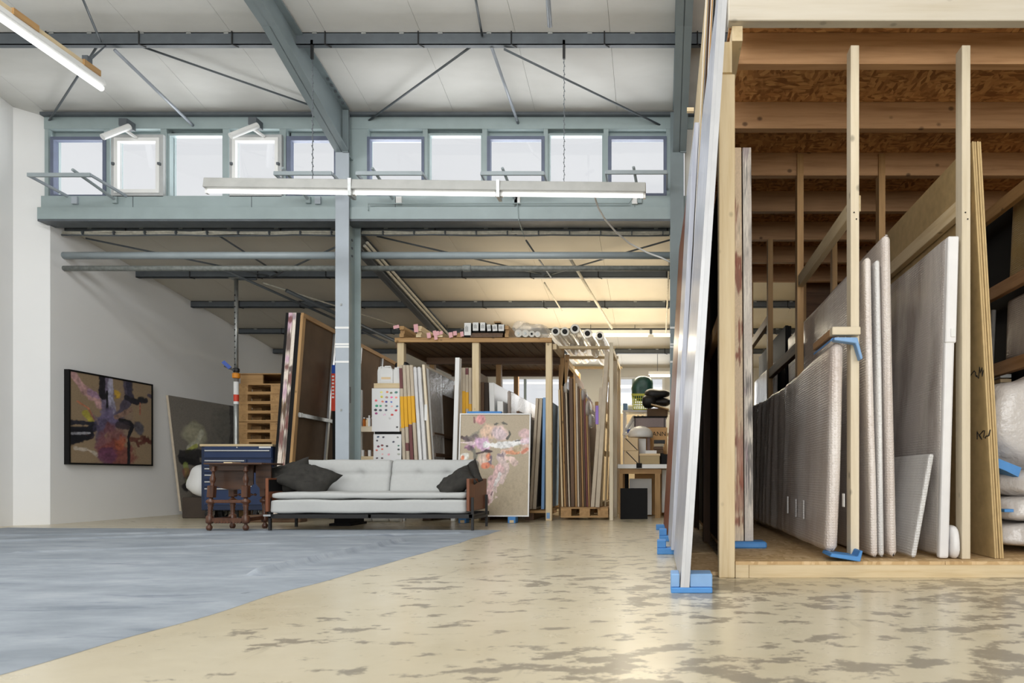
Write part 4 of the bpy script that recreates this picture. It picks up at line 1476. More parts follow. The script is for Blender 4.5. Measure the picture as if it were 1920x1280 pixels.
def pillow(c, s, rot, seed, label, fold=.35):
    """square cushion: plump middle, flat pointed corners, creases"""
    m = MB()
    n = 26
    def side(sg):
        def fn(a, b):
            u, v = 2 * a - 1, 2 * b - 1
            pu, pv = u * (1 - .10 * (1 - v * v)), v * (1 - .10 * (1 - u * u))
            t_ = ((1 - u ** 4) * (1 - v ** 4)) ** .55
            x, y = s[0] * pu, s[1] * pv
            z = sg * s[2] * t_
            z += .030 * noise.noise(Vector((x * 9 + seed, y * 9, seed))) * (.3 + .7 * t_) + .016 * noise.noise(Vector((x * 22, y * 22 + seed, 2)))
            z += fold * s[0] * (pu * pv * .35 + .25 * math.sin(2.4 * pu + seed) * .5)
            return (x, y, z)
        return fn
    m.surf(side(1), n, n).surf(side(-1), n, n)
    xf = Matrix.Translation(Vector(c)) @ rot
    o = m.build('cushion', M['pillow'], smooth=True, xf=xf)
    tag(o, label, 'cushion', 'charcoal cushions on the sofa')


E = lambda x, y, z: Matrix.Rotation(R(z), 4, 'Z') @ Matrix.Rotation(R(y), 4, 'Y') @ Matrix.Rotation(R(x), 4, 'X')
seat = zs(922.5)
pillow((X(577, 7.6), 7.60, seat + .14), (.30, .22, .085), E(38, 20, -8), 1.3, 'charcoal cushion sprawled forward on the seat at the table end of the sofa')
pillow((X(541, 7.7), 7.70, seat + .16), (.25, .21, .08), E(55, -14, 14), 4.1, 'crumpled charcoal cushion propped behind another at the table end of the sofa')
pillow((X(852, 7.5), 7.54, seat + .10), (.22, .17, .075), E(36, -30, 12), 6.7, 'charcoal cushion tucked low against the walnut arm of the sofa')
pillow((X(874, 7.7), 7.76, seat + .17), (.17, .17, .065), E(58, -34, -12), 8.9, 'charcoal cushion standing behind another at the walnut arm beside the pink painting')

# white rolls seen under the sofa
for k, (ua, ub) in enumerate(((681, 698), (700, 730), (732, 752))):
    y = 8.95
    tag(MB().lathe([(.02, 0), (.055, .005), (.06, .03), (.06, ub and (ub - ua) / F * y - .03), (.055, (ub - ua) / F * y - .005), (.02, (ub - ua) / F * y)],
        (X(ua, y), y, .06), 16, (X(ua, y) + 1, y, .06)).build('paper_roll', M['paper'], smooth=True),
        'white roll lying on the floor under the sofa, %s from the column' % ORD[k], 'roll', 'white rolls under the sofa')

# ================================================================== GIANT CANVASES BEHIND THE COLUMN
def giant(name, label, u_t, dx, th, edge, back=False):
    y0, y1 = 8.72, 13.1
    z0, z1 = .10, Z(586, 8.72)
    xt, xb = X(u_t, y0) + dx, X(u_t - 29, y0) + dx
    sk = -.32
    g = thing(name, label, 'painting', (xb, y0, z0))
    # painted canvas wraps the first half of the depth, the black strainer the second
    MB().slab(xb, xt, th * .42, y0, y1, z0, z1, sk).build('black_frame' if not back else 'painted_canvas', M['dark'] if not back else M['linen_edge'], g)
    MB().slab(xb + th * .42, xt + th * .42, th * .58, y0 + .005, y1, z0, z1, sk).build('painted_edge' if not back else 'black_frame', M['dark'] if back else M['linen_edge'], g)
    # paint on the narrow edge facing the sofa
    A = Art(6, 160, srgb(226, 214, 200), .03, 5 if back else 8)
    for k in range(13):
        yy = A.rng.random()
        cc = [(112, 60, 56), (80, 56, 52), (196, 160, 180), (178, 150, 130), (150, 160, 170), (206, 170, 100), (160, 140, 150), (70, 50, 48), (236, 226, 214)][int(A.rng.random() * 9)]
        A.blob(.5, yy, 1.6, .015 + .06 * A.rng.random(), cc, .9, .5, .4)
    o = .0 if back else th * .42
    wd = th * .42 if back else th * .58
    A.build('paint', [(xb + o, y0 - .003, z0), (xb + o + wd, y0 - .003, z0), (xt + o, y0 - .003, z1)], g)
    return g, xb, xt, y0, y1, z0, z1, sk


giant('giant_canvas', 'giant canvas with pale painted edge, first standing beside the pallet stack', 536, 0, .092, None)
g, xb, xt, y0, y1, z0, z1, sk = giant('giant_canvas', 'giant canvas showing its brown back with aluminium struts behind the column', 536, .098, .10, None, True)
th = .10
def onback(y, z, off=0.0):
    k = (y - y0) / (y1 - y0)
    h = (z - z0) / (z1 - z0)
    return Vector((xb + (xt - xb) * h + th + sk * k + off, y, z))
MB().hexa([onback(y0 + .06, z0 + .05, .002), onback(y0 + .06, z0 + .05, .006), onback(y1, z0 + .05, .006), onback(y1, z0 + .05, .002),
           onback(y0 + .06, z1 - .06, .002), onback(y0 + .06, z1 - .06, .006), onback(y1, z1 - .06, .006), onback(y1, z1 - .06, .002)]).build('canvas_back', M['canvas_back'], g)
def strut(ya, za, yb, zb, w, mat, nm='strut', off=.02):
    MB().bar(onback(ya, za, off), onback(yb, zb, off), w, .035, up=(1, 0, 0)).build(nm, mat, g)
strut(y0, z1 - .03, y1, z1 - .03, .06, M['aged_y'], 'top_rail')
strut(y0 + .03, z0, y0 + .03, z1 - .03, .07, M['aged_z'], 'side_rail')
for yy in (9.75, 10.75, 11.75, 12.6):
    strut(yy, z0, yy, z1 - .06, .05, M['alu'])
for zz in (.75, 1.42):
    strut(y0 + .05, zz, y1, zz, .05, M['galv'] if zz > 1 else M['aged_y'], 'cross_bar', .035)
    B(onback(y0 + .1, zz).x + .02, onback(y0 + .1, zz).x + .06, y0 + .07, y0 + .14, zz - .03, zz + .03).build('bracket', M['paper'], g)
# foam rests under the giant canvases
tag(B(-5.45, -4.75, 8.80, 8.98, 0, .098).build('wood_block', M['darkwood_x'], bevel=.01), 'dark wood block under the front of the giant canvases', 'block', 'wood blocks under the giant canvases')
tag(B(-5.75, -5.0, 12.2, 12.4, 0, .098).build('wood_block', M['darkwood_x'], bevel=.01), 'dark wood block under the far end of the giant canvases', 'block', 'wood blocks under the giant canvases')

# red banner standing behind the column
ry = 9.6
rb = thing('sleeve_box', 'tall red carton with pale lettering and blue cap peeking past the column', 'box', (X(627, ry), ry, 0))
B(X(621, ry), X(640, ry), ry, ry + .1, Z(770, ry), Z(700, ry)).build('carton', M['red'], rb)
B(X(622, ry), X(639, ry), ry + .02, ry + .09, .10, Z(770, ry)).build('stand', M['dark'], rb)
B(X(622, ry), X(641, ry), ry, ry + .1, Z(700, ry), Z(684, ry)).build('cap', M['blue'], rb)
for k in range(7):
    zz = Z(704 + 6.5 * k, ry)
    B(X(622.5, ry), X(626.5, ry), ry - .003, ry, zz - .024, zz).build('letter_block', M['paper'], rb)
B(X(618, ry), X(645, ry), ry - .03, ry + .15, 0, .10).build('foot', M['dark'], rb)

# ================================================================== SWATCH SHELF
hy = 8.93
H = thing('paint_shelf', 'narrow shelf unit with white end boards full of paint test dabs', 'shelf', (X(712, hy), hy + .3, 0))
hx0, hx1 = X(664, hy), X(751.5, hy)
for (x, w) in ((X(700, hy) , .03), (hx1 - .03, .03), (hx0, .03)):
    B(x, x + w, hy + .02, hy + .06, 0, Z(728, hy)).build('upright', M['white'], H)
    B(x, x + w, hy + .15, hy + .19, 0, Z(728, hy)).build('upright', M['white'], H)
for v in (808, 864, 727):
    B(hx0 if v != 727 else X(700, hy), hx1, hy + .015, hy + .19, Z(v, hy), Z(v - 9, hy)).build('board', M['pine_x'], H)
B(hx0, X(702, hy), hy + .0, hy + .015, Z(809, hy), Z(799, hy)).build('edge_strip', M['pale_x'], H)
B(X(702, hy), hx1, hy + .012, hy + .02, Z(818, hy), Z(808, hy)).build('dark_gap', M['dark'], H)
def swatch(u0, u1, v0, v1, dabs, label, dy=0):
    s = thing('test_sheet', label, 'paper', (X((u0 + u1) / 2, hy), hy - .01 - dy, Z(v1, hy)))
    x0, x1, z0, z1 = X(u0, hy), X(u1, hy), Z(v1, hy), Z(v0, hy)
    B(x0, x1, hy - .012 - dy, hy - .002 - dy, z0, z1).build('board', M['paper'], s)
    A = Art(110, int(110 * (z1 - z0) / (x1 - x0)), srgb(224, 224, 224), (x1 - x0) / (z1 - z0), 4)
    A.img[:] = srgb(224, 224, 224)[0]
    for (a, b, c) in dabs:
        u, v = 680 + a / 5.82, 660 + b / 5.82
        A.blob((u - u0) / (u1 - u0), (v1 - v) / (v1 - v0), 2.9 / (u1 - u0), 2.2 / (v1 - v0), c, .95, .25, .35)
    A.build('dab_layer', [(x0, hy - .0135 - dy, z0), (x1, hy - .0135 - dy, z0), (x0, hy - .0135 - dy, z1)], s)
swatch(698, 750, 728, 809, [(210, 438, (226, 222, 120)), (272, 436, (232, 130, 80)), (316, 446, (110, 120, 90)), (370, 440, (60, 120, 110)), (212, 488, (226, 216, 70)), (268, 494, (170, 130, 120)),
        (318, 494, (232, 90, 160)), (372, 496, (244, 140, 120)), (150, 530, (232, 90, 100)), (222, 540, (236, 140, 110)), (263, 543, (50, 50, 150)), (316, 545, (50, 100, 190)), (158, 585, (40, 160, 120)),
        (200, 588, (40, 160, 110)), (260, 585, (110, 116, 110)), (322, 592, (240, 180, 170)), (380, 592, (70, 110, 130)), (144, 632, (30, 34, 40)), (198, 634, (70, 74, 90)), (262, 632, (50, 54, 84)),
        (370, 636, (200, 40, 60)), (152, 670, (150, 30, 110)), (326, 684, (200, 50, 40)), (380, 818, (26, 26, 30)), (240, 684, (220, 190, 210)), (300, 724, (200, 200, 200))],
       'upper white sheet with rows of coloured paint dabs behind the sofa')
swatch(701, 753, 814, 864, [(172, 924, (20, 60, 100)), (230, 928, (40, 34, 60)), (162, 966, (40, 30, 50)), (340, 978, (30, 30, 60)), (176, 1028, (110, 30, 70)), (218, 1018, (120, 30, 40)), (270, 1024, (30, 28, 30)),
        (396, 1020, (20, 100, 80)), (158, 1070, (210, 90, 70)), (218, 1058, (220, 100, 70)), (396, 1062, (20, 40, 40)), (218, 1114, (232, 190, 190)), (290, 1116, (226, 160, 170)), (396, 1112, (180, 184, 172)),
        (164, 1154, (50, 20, 24)), (216, 1156, (60, 20, 24)), (386, 930, (120, 124, 120))],
       'lower white sheet with dark and red paint dabs behind the sofa')
# canisters on top, bottles on the boards
zt = Z(718, hy)
for k, (uc, w, h) in enumerate(((722, 25, 33), (742, 18, 32), (709, 11, 33))):
    x = X(uc, hy)
    ww = w / F * hy / 2
    hh = h / F * hy
    c = thing('canister', ['white plastic canister with a paper label on the paint shelf', 'white plastic canister, plain one next to the pine post', 'narrow white canister at the aluminium strut end of the paint shelf'][k], 'canister', (x, hy + .1 + .16 * k, zt), group='canisters on the paint shelf')
    yb = hy + .03 + (.03 if k else 0)
    MB().prism([(x - ww, yb, zt), (x + ww, yb, zt), (x + ww, yb, zt + hh * .72), (x + ww * .8, yb, zt + hh * .88), (x + ww * .3, yb, zt + hh * .92), (x - ww * .3, yb, zt + hh * .92), (x - ww * .8, yb, zt + hh * .88), (x - ww, yb, zt + hh * .72)], (0, .11, 0)).build('body', M['whiteplastic'], c, bevel=.012, seg=2)
    MB().tube([(x - ww * .5, yb + .06, zt + hh * .88), (x - ww * .4, yb + .06, zt + hh), (x + ww * .4, yb + .06, zt + hh), (x + ww * .5, yb + .06, zt + hh * .88)], .012, 8).build('grip', M['whiteplastic'], c, smooth=True)
    MB().lathe([(.02, 0), (.02, .03)], (x - ww * .7, yb + .06, zt + hh * .86), 10).build('cap', M['whiteplastic'], c)
    if k == 0:
        B(x - ww * .75, x + ww * .75, yb - .003, yb, zt + .03, zt + .12).build('paper_label', M['paper'], c)
        B(x - ww * .7, x + ww * .7, yb - .004, yb - .002, zt + .055, zt + .085).build('label_band', M['manila'], c)
tag(MB().pad((X(738, hy), hy + .3, Z(690, hy) + .0), (.09, .07, .06), .6, .6, 20, 10, .03, 3).build('camera_bag', M['blackbag'], smooth=True), 'small black bag lying above the white canisters', 'bag').location.z = zt + .20
for k, (u, h, r, mt, lb) in enumerate(((678, 17, 2.8, 'amber', 'amber bottle'), (683.5, 16, 2.4, 'manila', 'tan bottle'), (687.5, 21, 2.6, 'whiteplastic', 'tall white bottle'), (693, 17, 2.4, 'darkwood_z', 'brown bottle'))):
    z0 = Z(798.5, hy)
    hh, rr = h / F * hy, r / F * hy
    b = thing('bottle', '%s on the pine shelf board beside the column, %s in the row' % (lb, ORD[k]), 'bottle', (X(u, hy), hy + .08, z0), group='bottles on the paint shelf')
    MB().lathe([(rr, 0), (rr, hh * .7), (rr * .5, hh * .82), (rr * .5, hh * .9)], (X(u, hy), hy + .08, z0), 12).build('body', M[mt], b, smooth=False)
    MB().lathe([(rr * .6, 0), (rr * .6, hh * .12)], (X(u, hy), hy + .08, z0 + hh * .88), 10).build('cap', M['whiteplastic'], b)
for k, u in enumerate((674, 680, 687, 694)):
    z0 = Z(855, hy)
    hh = (9 if k % 2 else 12) / F * hy
    tag(MB().lathe([(.018, 0), (.02, .005), (.02, hh)], (X(u, hy), hy + .1, z0), 12).build('jar', M['whiteplastic'] if k % 2 == 0 else M['darkwood_z']), 'small jar on the low board behind the sofa, %s from the column' % ORD[k], 'jar', 'jars on the low board')

# ================================================================== FRONT PAINTING WITH WHITE FRAME
fy = 8.72
g = thing('framed_painting', 'tall beige painting with pink and white brushwork in a white frame beside the sofa', 'painting', (X(925, fy), fy, .06))
x0, x1 = X(857, fy), X(992, fy)
z0, z1 = Z(968, fy), Z(775, fy + .14)
lean = .14
fr = MB()
def fp(x, z, off): return (x, fy + lean * (z - z0) / (z1 - z0) + off, z)
for (a, b, c, d) in ((x0, x0 + .016, z0 + .016, z1 - .016), (x1 - .016, x1, z0 + .016, z1 - .016), (x0, x1, z0, z0 + .016), (x0, x1, z1 - .016, z1)):
    fr.hexa([fp(a, c, -.02), fp(b, c, -.02), fp(b, c, .03), fp(a, c, .03), fp(a, d, -.02), fp(b, d, -.02), fp(b, d, .03), fp(a, d, .03)])
fr.build('frame', M['white'], g)
MB().hexa([fp(x0, z0, -.005), fp(x1, z0, -.005), fp(x1, z0, .028), fp(x0, z0, .028), fp(x0, z1, -.005), fp(x1, z1, -.005), fp(x1, z1, .028), fp(x0, z1, .028)]).build('stretcher', M['linen'], g)
A = Art(150, 215, srgb(182, 168, 146), .70, 11)
A.blob(.6, .2, .7, .35, (170, 156, 126), .35, .4, .8)
A.blob(.28, .95, .085, .06, (226, 158, 160), .9, .35)
A.stroke([(.19, .97), (.2, .92)], .01, (120, 70, 80), .8)
A.stroke([(.1, .76), (.22, .8), (.34, .88)], .022, (140, 136, 122), .85, .8)
A.stroke([(.02, .77), (.12, .74)], .014, (80, 60, 60), .9, .7)
A.stroke([(.08, .74), (.25, .78)], .03, (110, 96, 100), .75, 1.0)
A.blob(.4, .83, .14, .09, (228, 196, 172), .9, .45)
A.blob(.57, .82, .135, .085, (226, 200, 194), .95, .25)
A.blob(.56, .81, .1, .06, (214, 196, 204), .7, .4)
A.stroke([(.5, .905), (.58, .92), (.67, .9)], .012, (90, 90, 84), .9, 1.0)
A.stroke([(.7, .84), (.72, .8), (.68, .76)], .008, (80, 80, 76), .9, 1.0)
A.blob(.95, .81, .11, .055, (222, 190, 192), .9, .25)
A.blob(.33, .70, .17, .075, (220, 182, 212), .95, .4)
A.blob(.12, .68, .14, .04, (206, 160, 190), .8, .5)
A.stroke([(.03, .67), (.18, .66)], .02, (110, 70, 100), .7, 1.0)
A.stroke([(.0, .72), (.2, .71)], .014, (232, 210, 214), .9, .8)
A.stroke([(.38, .70), (.62, .69), (.98, .73)], .035, (236, 236, 236), .95, .4)
A.stroke([(.8, .735), (.9, .745)], .008, (70, 66, 66), .8)
A.blob(.95, .74, .08, .03, (228, 200, 212), .8, .4)
A.stroke([(.62, .62), (.78, .64), (.97, .66)], .035, (226, 192, 176), .9, .5)
A.stroke([(.68, .62), (.85, .62)], .018, (222, 150, 108), .8, .7)
A.stroke([(.9, .62), (.97, .655)], .014, (226, 134, 104), .8)
A.stroke([(.6, .57), (.72, .56), (.8, .52)], .03, (230, 204, 196), .9, .5)
A.blob(.83, .66, .06, .04, (172, 164, 130), .7, .3)
A.blob(.07, .585, .09, .045, (228, 226, 218), .95, .3)
A.blob(.04, .57, .03, .03, (226, 132, 88), .9, .4)
A.stroke([(.2, .64), (.22, .57)], .03, (96, 100, 96), .75, .7)
A.blob(.38, .55, .16, .07, (218, 194, 180), .9, .5)
A.stroke([(.24, .61), (.34, .625)], .01, (70, 54, 58), .9)
A.stroke([(.38, .635), (.46, .63)], .018, (64, 50, 54), .95, .5)
A.blob(.42, .58, .06, .045, (220, 130, 92), .85, .4)
A.stroke([(.46, .6), (.44, .5)], .022, (96, 92, 116), .85, .9)
A.blob(.38, .49, .07, .035, (228, 134, 100), .85, .5)
A.blob(.48, .48, .05, .04, (226, 160, 136), .8, .5)
A.blob(.56, .57, .12, .06, (214, 196, 196), .9, .6)
A.stroke([(.55, .6), (.63, .58), (.64, .53)], .02, (130, 116, 126), .8, .9)
A.stroke([(.62, .52), (.6, .4), (.52, .3), (.42, .14)], .06, (222, 200, 196), .9, .5)
A.stroke([(.56, .47), (.5, .36), (.42, .22), (.4, .14)], .045, (226, 190, 190), .9, .6)
A.stroke([(.58, .4), (.52, .3)], .02, (238, 232, 230), .9, .6)
A.stroke([(.5, .26), (.47, .2)], .01, (110, 80, 90), .9, .8)
A.stroke([(.4, .2), (.43, .13)], .01, (120, 80, 76), .8)
A.build('picture', [fp(x0 + .014, z0 + .014, -.0065), fp(x1 - .014, z0 + .014, -.0065), fp(x0 + .014, z1 - .014, -.0065)], g)
for u, lb in ((869, 'under the sofa arm end'), (961, 'under the pink painting by the pine post')):
    x = X(u, fy)
    f_ = thing('foam_block', 'blue foam corner block with wood core %s' % lb, 'foam', (x, fy, 0), group='blue foam rests')
    B(x - .05, x + .05, fy - .06, fy + .1, 0, z0 - .001).build('foam', M['foam_blue'], f_, bevel=.006)
    B(x - .025, x + .03, fy - .064, fy - .058, .005, .04).build('wood_core', M['pine_x'], f_)

# ================================================================== STORAGE RACK (middle)
KY = 9.15
RK = thing('storage_rack', 'pine storage rack with a loaded top deck behind the sofa', 'rack', (X(890, KY), KY, 0))
dz1, dz0 = Z(633.5, KY), Z(642, KY)
rx0, rx1 = X(744, KY), X(1035, KY)
for (u0, u1) in ((744.5, 757), (885, 898), (1023, 1034.5)):
    B(X(u0, KY), X(u1, KY), KY, KY + .09, 0, dz0).build('post', M['pine_z'], RK, bevel=.004)
for (xa, yy) in ((rx0 + .03, 10.35), (-2.55, 10.35), (-2.55, 11.6), (rx1 - .09, 10.35), (rx1 - .09, 11.6), (rx0 + .03, 11.6)):
    B(xa, xa + .075, yy, yy + .09, 0, dz0 - .02).build('post', M['aged_z'], RK)
B(rx0 - .02, rx1, KY - .03, KY + .005, dz0, dz1).build('front_beam', M['aged_x'], RK, bevel=.003)
for yy in (10.3, 11.55):
    B(rx0, rx1, yy, yy + .05, dz0 - .10, dz0).build('cross_beam', M['darkwood_x'], RK)
n = 15
for k in range(n):
    xa = rx0 + (rx1 - rx0) * k / n
    B(xa + .006, xa + (rx1 - rx0) / n - .006, KY + .006, 11.62, dz0, dz1 - .012).build('deck_board', M['darkwood_y'], RK)
MB().bar((rx0 - .01, KY + .02, dz0 - .03), (rx0 - .01, 11.6, dz0 - .03), .03, .08).build('side_rail', M['darkwood_y'], RK)
# floor of the rack
for k in range(6):
    yy = 9.28 + .42 * k
    B(rx0 + .12, rx1 - .1, yy, yy + .14, .10, .135).build('floor_board', M['aged_x'], RK)
for xa in (rx0 + .3, -2.5, rx1 - .4):
    B(xa, xa + .12, 9.3, 11.4, 0, .10).build('skid', M['darkwood_y'], RK)
B(rx1 - .075, rx1 - .03, KY - .004, KY, .03, .11).build('tape_patch', M['foam_blue_pale'], RK)


def edge_canvas(ub, ut, w, vt, y0, y1, mat, label, cat='canvas', z0=.14, group='canvases standing in the storage racks', skew=0.0, name='stored_canvas', tape=None, face=None, vb=None, wt=None, parts=True):
    """stretched canvas standing on edge, its narrow side to the viewer; ub/ut = left edge (px) where it meets z0 / its top"""
    g = thing(name, label, cat, (X(ub, y0), y0, z0), group=group)
    z1 = Z(vt, y0)
    xb, xt, th = X(ub, y0), X(ut, y0), w / F * y0
    MB().slab(xb, xt, th, y0, y1, z0, z1, skew).build('edge', M[mat], g, bevel=.004)
    if face:
        f0 = xb + th
        ft = xt + th
        MB().hexa([(f0 + .001, y0 + .04, z0 + .03), (f0 + .004, y0 + .04, z0 + .03), (f0 + .004 + skew, y1 - .03, z0 + .03), (f0 + .001 + skew, y1 - .03, z0 + .03),
                   (ft + .001, y0 + .04, z1 - .04), (ft + .004, y0 + .04, z1 - .04), (ft + .004 + skew, y1 - .03, z1 - .04), (ft + .001 + skew, y1 - .03, z1 - .04)]).build('back_cloth', M[face], g)
    if tape:
        za, zb = Z(tape[1], y0), Z(tape[0], y0)
        fx = lambda z: xb + (xt - xb) * (z - z0) / (z1 - z0)
        MB().hexa([(fx(za) - .0006, y0 - .003, za), (fx(za) + th + .0006, y0 - .003, za), (fx(za) + th + .0006, y0 + .12, za), (fx(za) - .0006, y0 + .12, za),
                   (fx(zb) - .0006, y0 - .003, zb), (fx(zb) + th + .0006, y0 - .003, zb), (fx(zb) + th + .0006, y0 + .12, zb), (fx(zb) - .0006, y0 + .12, zb)]).build('tape', M['tape'], g)
        if len(tape) > 2:
            zc, zd = Z(tape[3], y0), Z(tape[2], y0)
            MB().hexa([(fx(zc), y0 - .002, zc), (fx(zc) + th, y0 - .002, zc), (fx(zc) + th, y0 + .1, zc), (fx(zc), y0 + .1, zc),
                       (fx(zd), y0 - .002, zd), (fx(zd) + th, y0 - .002, zd), (fx(zd) + th, y0 + .1, zd), (fx(zd), y0 + .1, zd)]).build('painted_patch', M[tape[4]], g)
    return g


AY = 8.90
TA = [(758, 748, 5.8, 684, 'linen_edge', (743, 802, 690, 728, 'edge_plum')), (765.5, 754.4, 6.0, 684, 'linen_edge', (743, 800, 830, 845, 'edge_plum')),
      (774, 761, 5.9, 684, 'linen_edge', (742.5, 795, 796, 880, 'edge_plum')), (781.5, 767.6, 5.9, 684, 'linen_edge', (742, 792))]
for k, (ub, ut, w, vt, mt, tp) in enumerate(TA):
    edge_canvas(ub, ut, w, vt, AY, 9.85, mt, 'beige canvas edge with yellow tape, %s from the swatch sheets' % ORD[k], tape=tp)


def wrapped(name, label, xb, xt, th, y0, y1, z0, z1, mat, seed=0, sag=0.0, wr=.012, skew=0.0, parts=(), rr=.45, group=None, ny=26, cat='panel', freq=2.2, vfold=0.0):
    """panel packed in film: rounded cross-section, soft wrinkles"""
    g = thing(name, label, cat, ((xb + xt) / 2, y0, z0), group=group)
    prof = []
    h = z1 - z0
    r = min(th * rr, h * .2)
    nz = 16
    for k in range(nz + 1):                       # -x face, going up
        prof.append((0, r + (h - 2 * r) * k / nz))
    for k in range(1, 5):
        a = math.pi / 2 * k / 5
        prof.append((r - r * math.cos(a), h - r + r * math.sin(a)))
    prof += [(r, h), (th - r, h)]
    for k in range(1, 5):
        a = math.pi / 2 * k / 5
        prof.append((th - r + r * math.sin(a), h - r + r * math.cos(a)))
    for k in range(nz + 1):
        prof.append((th, h - r - (h - 2 * r) * k / nz))
    prof += [(th - r * .4, r * .3), (th - r, 0), (r, 0), (r * .4, r * .3)]
    n = len(prof)
    rows = []
    ys = [0, .002, .006] + [.012 + .976 * j / ny for j in range(ny + 1)] + [.994, .998, 1]
    m = MB()
    for j, t_ in enumerate(ys):
        y = y0 + (y1 - y0) * t_
        inset = {0: .75, 1: .35, 2: .1}.get(j, {len(ys) - 1: .75, len(ys) - 2: .35, len(ys) - 3: .1}.get(j, 0)) * r
        for (px_, pz) in prof:
            k = pz / h
            s = sag * math.sin(math.pi * t_) * k
            x = xb + (xt - xb) * k + skew * t_
            dx = wr * noise.noise(Vector((y * freq + seed * 7.3, pz * .9, seed)))
            dx += vfold * (math.sin(y * 26 + 3 * noise.noise(Vector((seed, y * 2, pz * .7)))) * max(0, min(1, t_ * 1.8 - .45)))
            sx_ = 1 if px_ < th / 2 else -1
            m.v.append((x + px_ + (inset * sx_ if abs(px_ - th / 2) > 1e-6 else 0) + dx, y, z0 + pz - s + wr * .6 * noise.noise(Vector((y * 3, seed, pz * 2)))))
    for j in range(len(ys) - 1):
        for i in range(n):
            a, b = j * n + i, j * n + (i + 1) % n
            m.f.append((a, b, b + n, a + n))
    mm = n - 4
    for e in (0, (len(ys) - 1) * n):
        for i in range(mm // 2 - 1):
            m.f.append((e + i, e + i + 1, e + mm - 2 - i, e + mm - 1 - i))
        m.f.append((e, e + mm - 1, e + mm, e + n - 1))
        m.f.append((e + n - 1, e + mm, e + mm + 1, e + mm + 2))
    m.build('film_wrap', mat, g, smooth=True)
    return g


edge_wrap = lambda ub, ut, w, vt, y0, y1, lb, seed, mat='bubble_white': wrapped('wrapped_canvas', lb, X(ub, y0), X(ut, y0), w / F * y0, y0, y1, .14, Z(vt, y0), M[mat], seed, wr=.006, group='wrapped canvases in the storage rack', ny=14)
edge_wrap(790, 774.4, 6.2, 687, AY, 9.7, 'bubble wrapped canvas, first after the yellow taped edges', 1)
edge_wrap(799.0, 782.3, 6.4, 687, AY, 9.45, 'bubble wrapped canvas, second after the yellow taped edges', 2)
g = edge_canvas(810.5, 791, 5.0, 683, AY, 10.4, 'pale_z', 'big canvas with cream edge and dark brown back, top edge in clear film', skew=-.03, face='canvas_back')
y0 = AY
def bk(y, z, off=.0):
    k = (y - AY) / (10.4 - AY)
    h = (z - .14) / (Z(683, AY) - .14)
    return (X(810.5, AY) + (X(791, AY) - X(810.5, AY)) * h + 5 / F * AY - .03 * k + off, y, z)
for zz in (.9, 1.18):
    MB().bar(bk(9.0, zz, .02), bk(10.36, zz, .02), .05, .03, up=(1, 0, 0)).build('cross_bar', M['darkwood_y'], g)
MB().bar(bk(10.2, .2, .02), bk(10.2, 2.0, .02), .05, .03, up=(1, 0, 0)).build('side_bar', M['aged_z'], g)
fs = MB()
fs.hexa([bk(8.92, 1.78, .012), bk(8.92, 1.78, .022), bk(10.36, 1.78, .022), bk(10.36, 1.78, .012), bk(8.92, 2.06, .012), bk(8.92, 2.06, .022), bk(10.36, 2.06, .022), bk(10.36, 2.06, .012)])
fs.build('film_strip', M['clear'], g)
fs2 = MB().hexa([bk(8.92, .3, .012), bk(8.92, .3, .03), bk(9.35, .3, .03), bk(9.35, .3, .012), bk(8.92, 2.05, .012), bk(8.92, 2.05, .04), bk(9.5, 2.05, .04), bk(9.5, 2.05, .012)])
fs2.build('film_strip', M['clear'], g)
B(X(796, AY), X(801, AY), AY - .004, AY, Z(788, AY), Z(758, AY)).build('paper_label', M['paper'], g)

# second group
BY = 9.02
edge_canvas(845, 853.5, 8.2, 670, BY, 9.12, 'white', 'tall white painted board leaning before the second taped group', cat='board', name='white_board', group=None, z0=0.002)
for k, (ub, ut, w, mt, tp) in enumerate(((861, 861, 5.5, 'linen_edge', None), (867, 866.7, 5.6, 'linen_edge', (733, 800)), (873.5, 872.6, 5.6, 'linen_edge', (735, 766, 690, 702, 'edge_plum')), (880, 878.6, 5.2, 'linen_edge', (757, 800)))):
    edge_canvas(ub, ut, w, 689, BY + .28, 10.2, mt, 'beige canvas edge in the second taped group, %s from the white board' % ORD[k], tape=tp)
CYY = 9.45
edge_canvas(900, 900.5, 7, 716, CYY, 10.3, 'darkwood_z', 'dark brown canvas edge beside the middle pine post, thinner one')
edge_canvas(908, 908, 8, 717, CYY, 10.3, 'canvas_dark', 'dark brown canvas edge beside the white board edge')
edge_canvas(922, 916.5, 9.5, 717, CYY, 11.2, 'white', 'white board edge behind the pink painting, taller one', cat='board', name='white_board', group=None)
edge_canvas(936, 932, 11, 752, CYY, 11.0, 'white', 'short white board edge behind the pink painting', cat='board', name='white_board', group=None)
wrapped('wrapped_picture', 'long bubble wrapped picture sloping away behind the middle pine post', -2.18, -2.18, .05, 9.5, 11.4, .14, 1.83, M['bubble_brown'], 5, wr=.01, skew=0.0)
edge_canvas(977, 968, 5, 770, 9.6, 11.4, 'darkwood_z', 'dark framed canvas just above the corner of the pink painting', face='canvas_dark')
edge_canvas(992, 1004.5, 5.0, 746, 9.30, 11.2, 'linen_edge', 'grey beige canvas leaning towards the third pine post, outer one', z0=.15)
edge_canvas(998.5, 1010.8, 6.4, 746, 9.33, 11.2, 'linen_edge', 'grey beige canvas leaning towards the third pine post, inner one', z0=.15, face='canvas_dark')
edge_canvas(1014.5, 1018, 5.6, 745, 9.3, 10.6, 'foam_blue_pale', 'upright pale blue foam sheet beside the third pine post', cat='foam', name='foam_sheet', group=None, z0=.15)
tag(B(X(880, 8.98), X(944, 8.98), 8.99, 9.06, Z(777, 9), Z(772.5, 9)).build('foam_strip', M['foam_blue'], bevel=.006), 'blue foam strip lying along the top of the pink painting', 'foam')
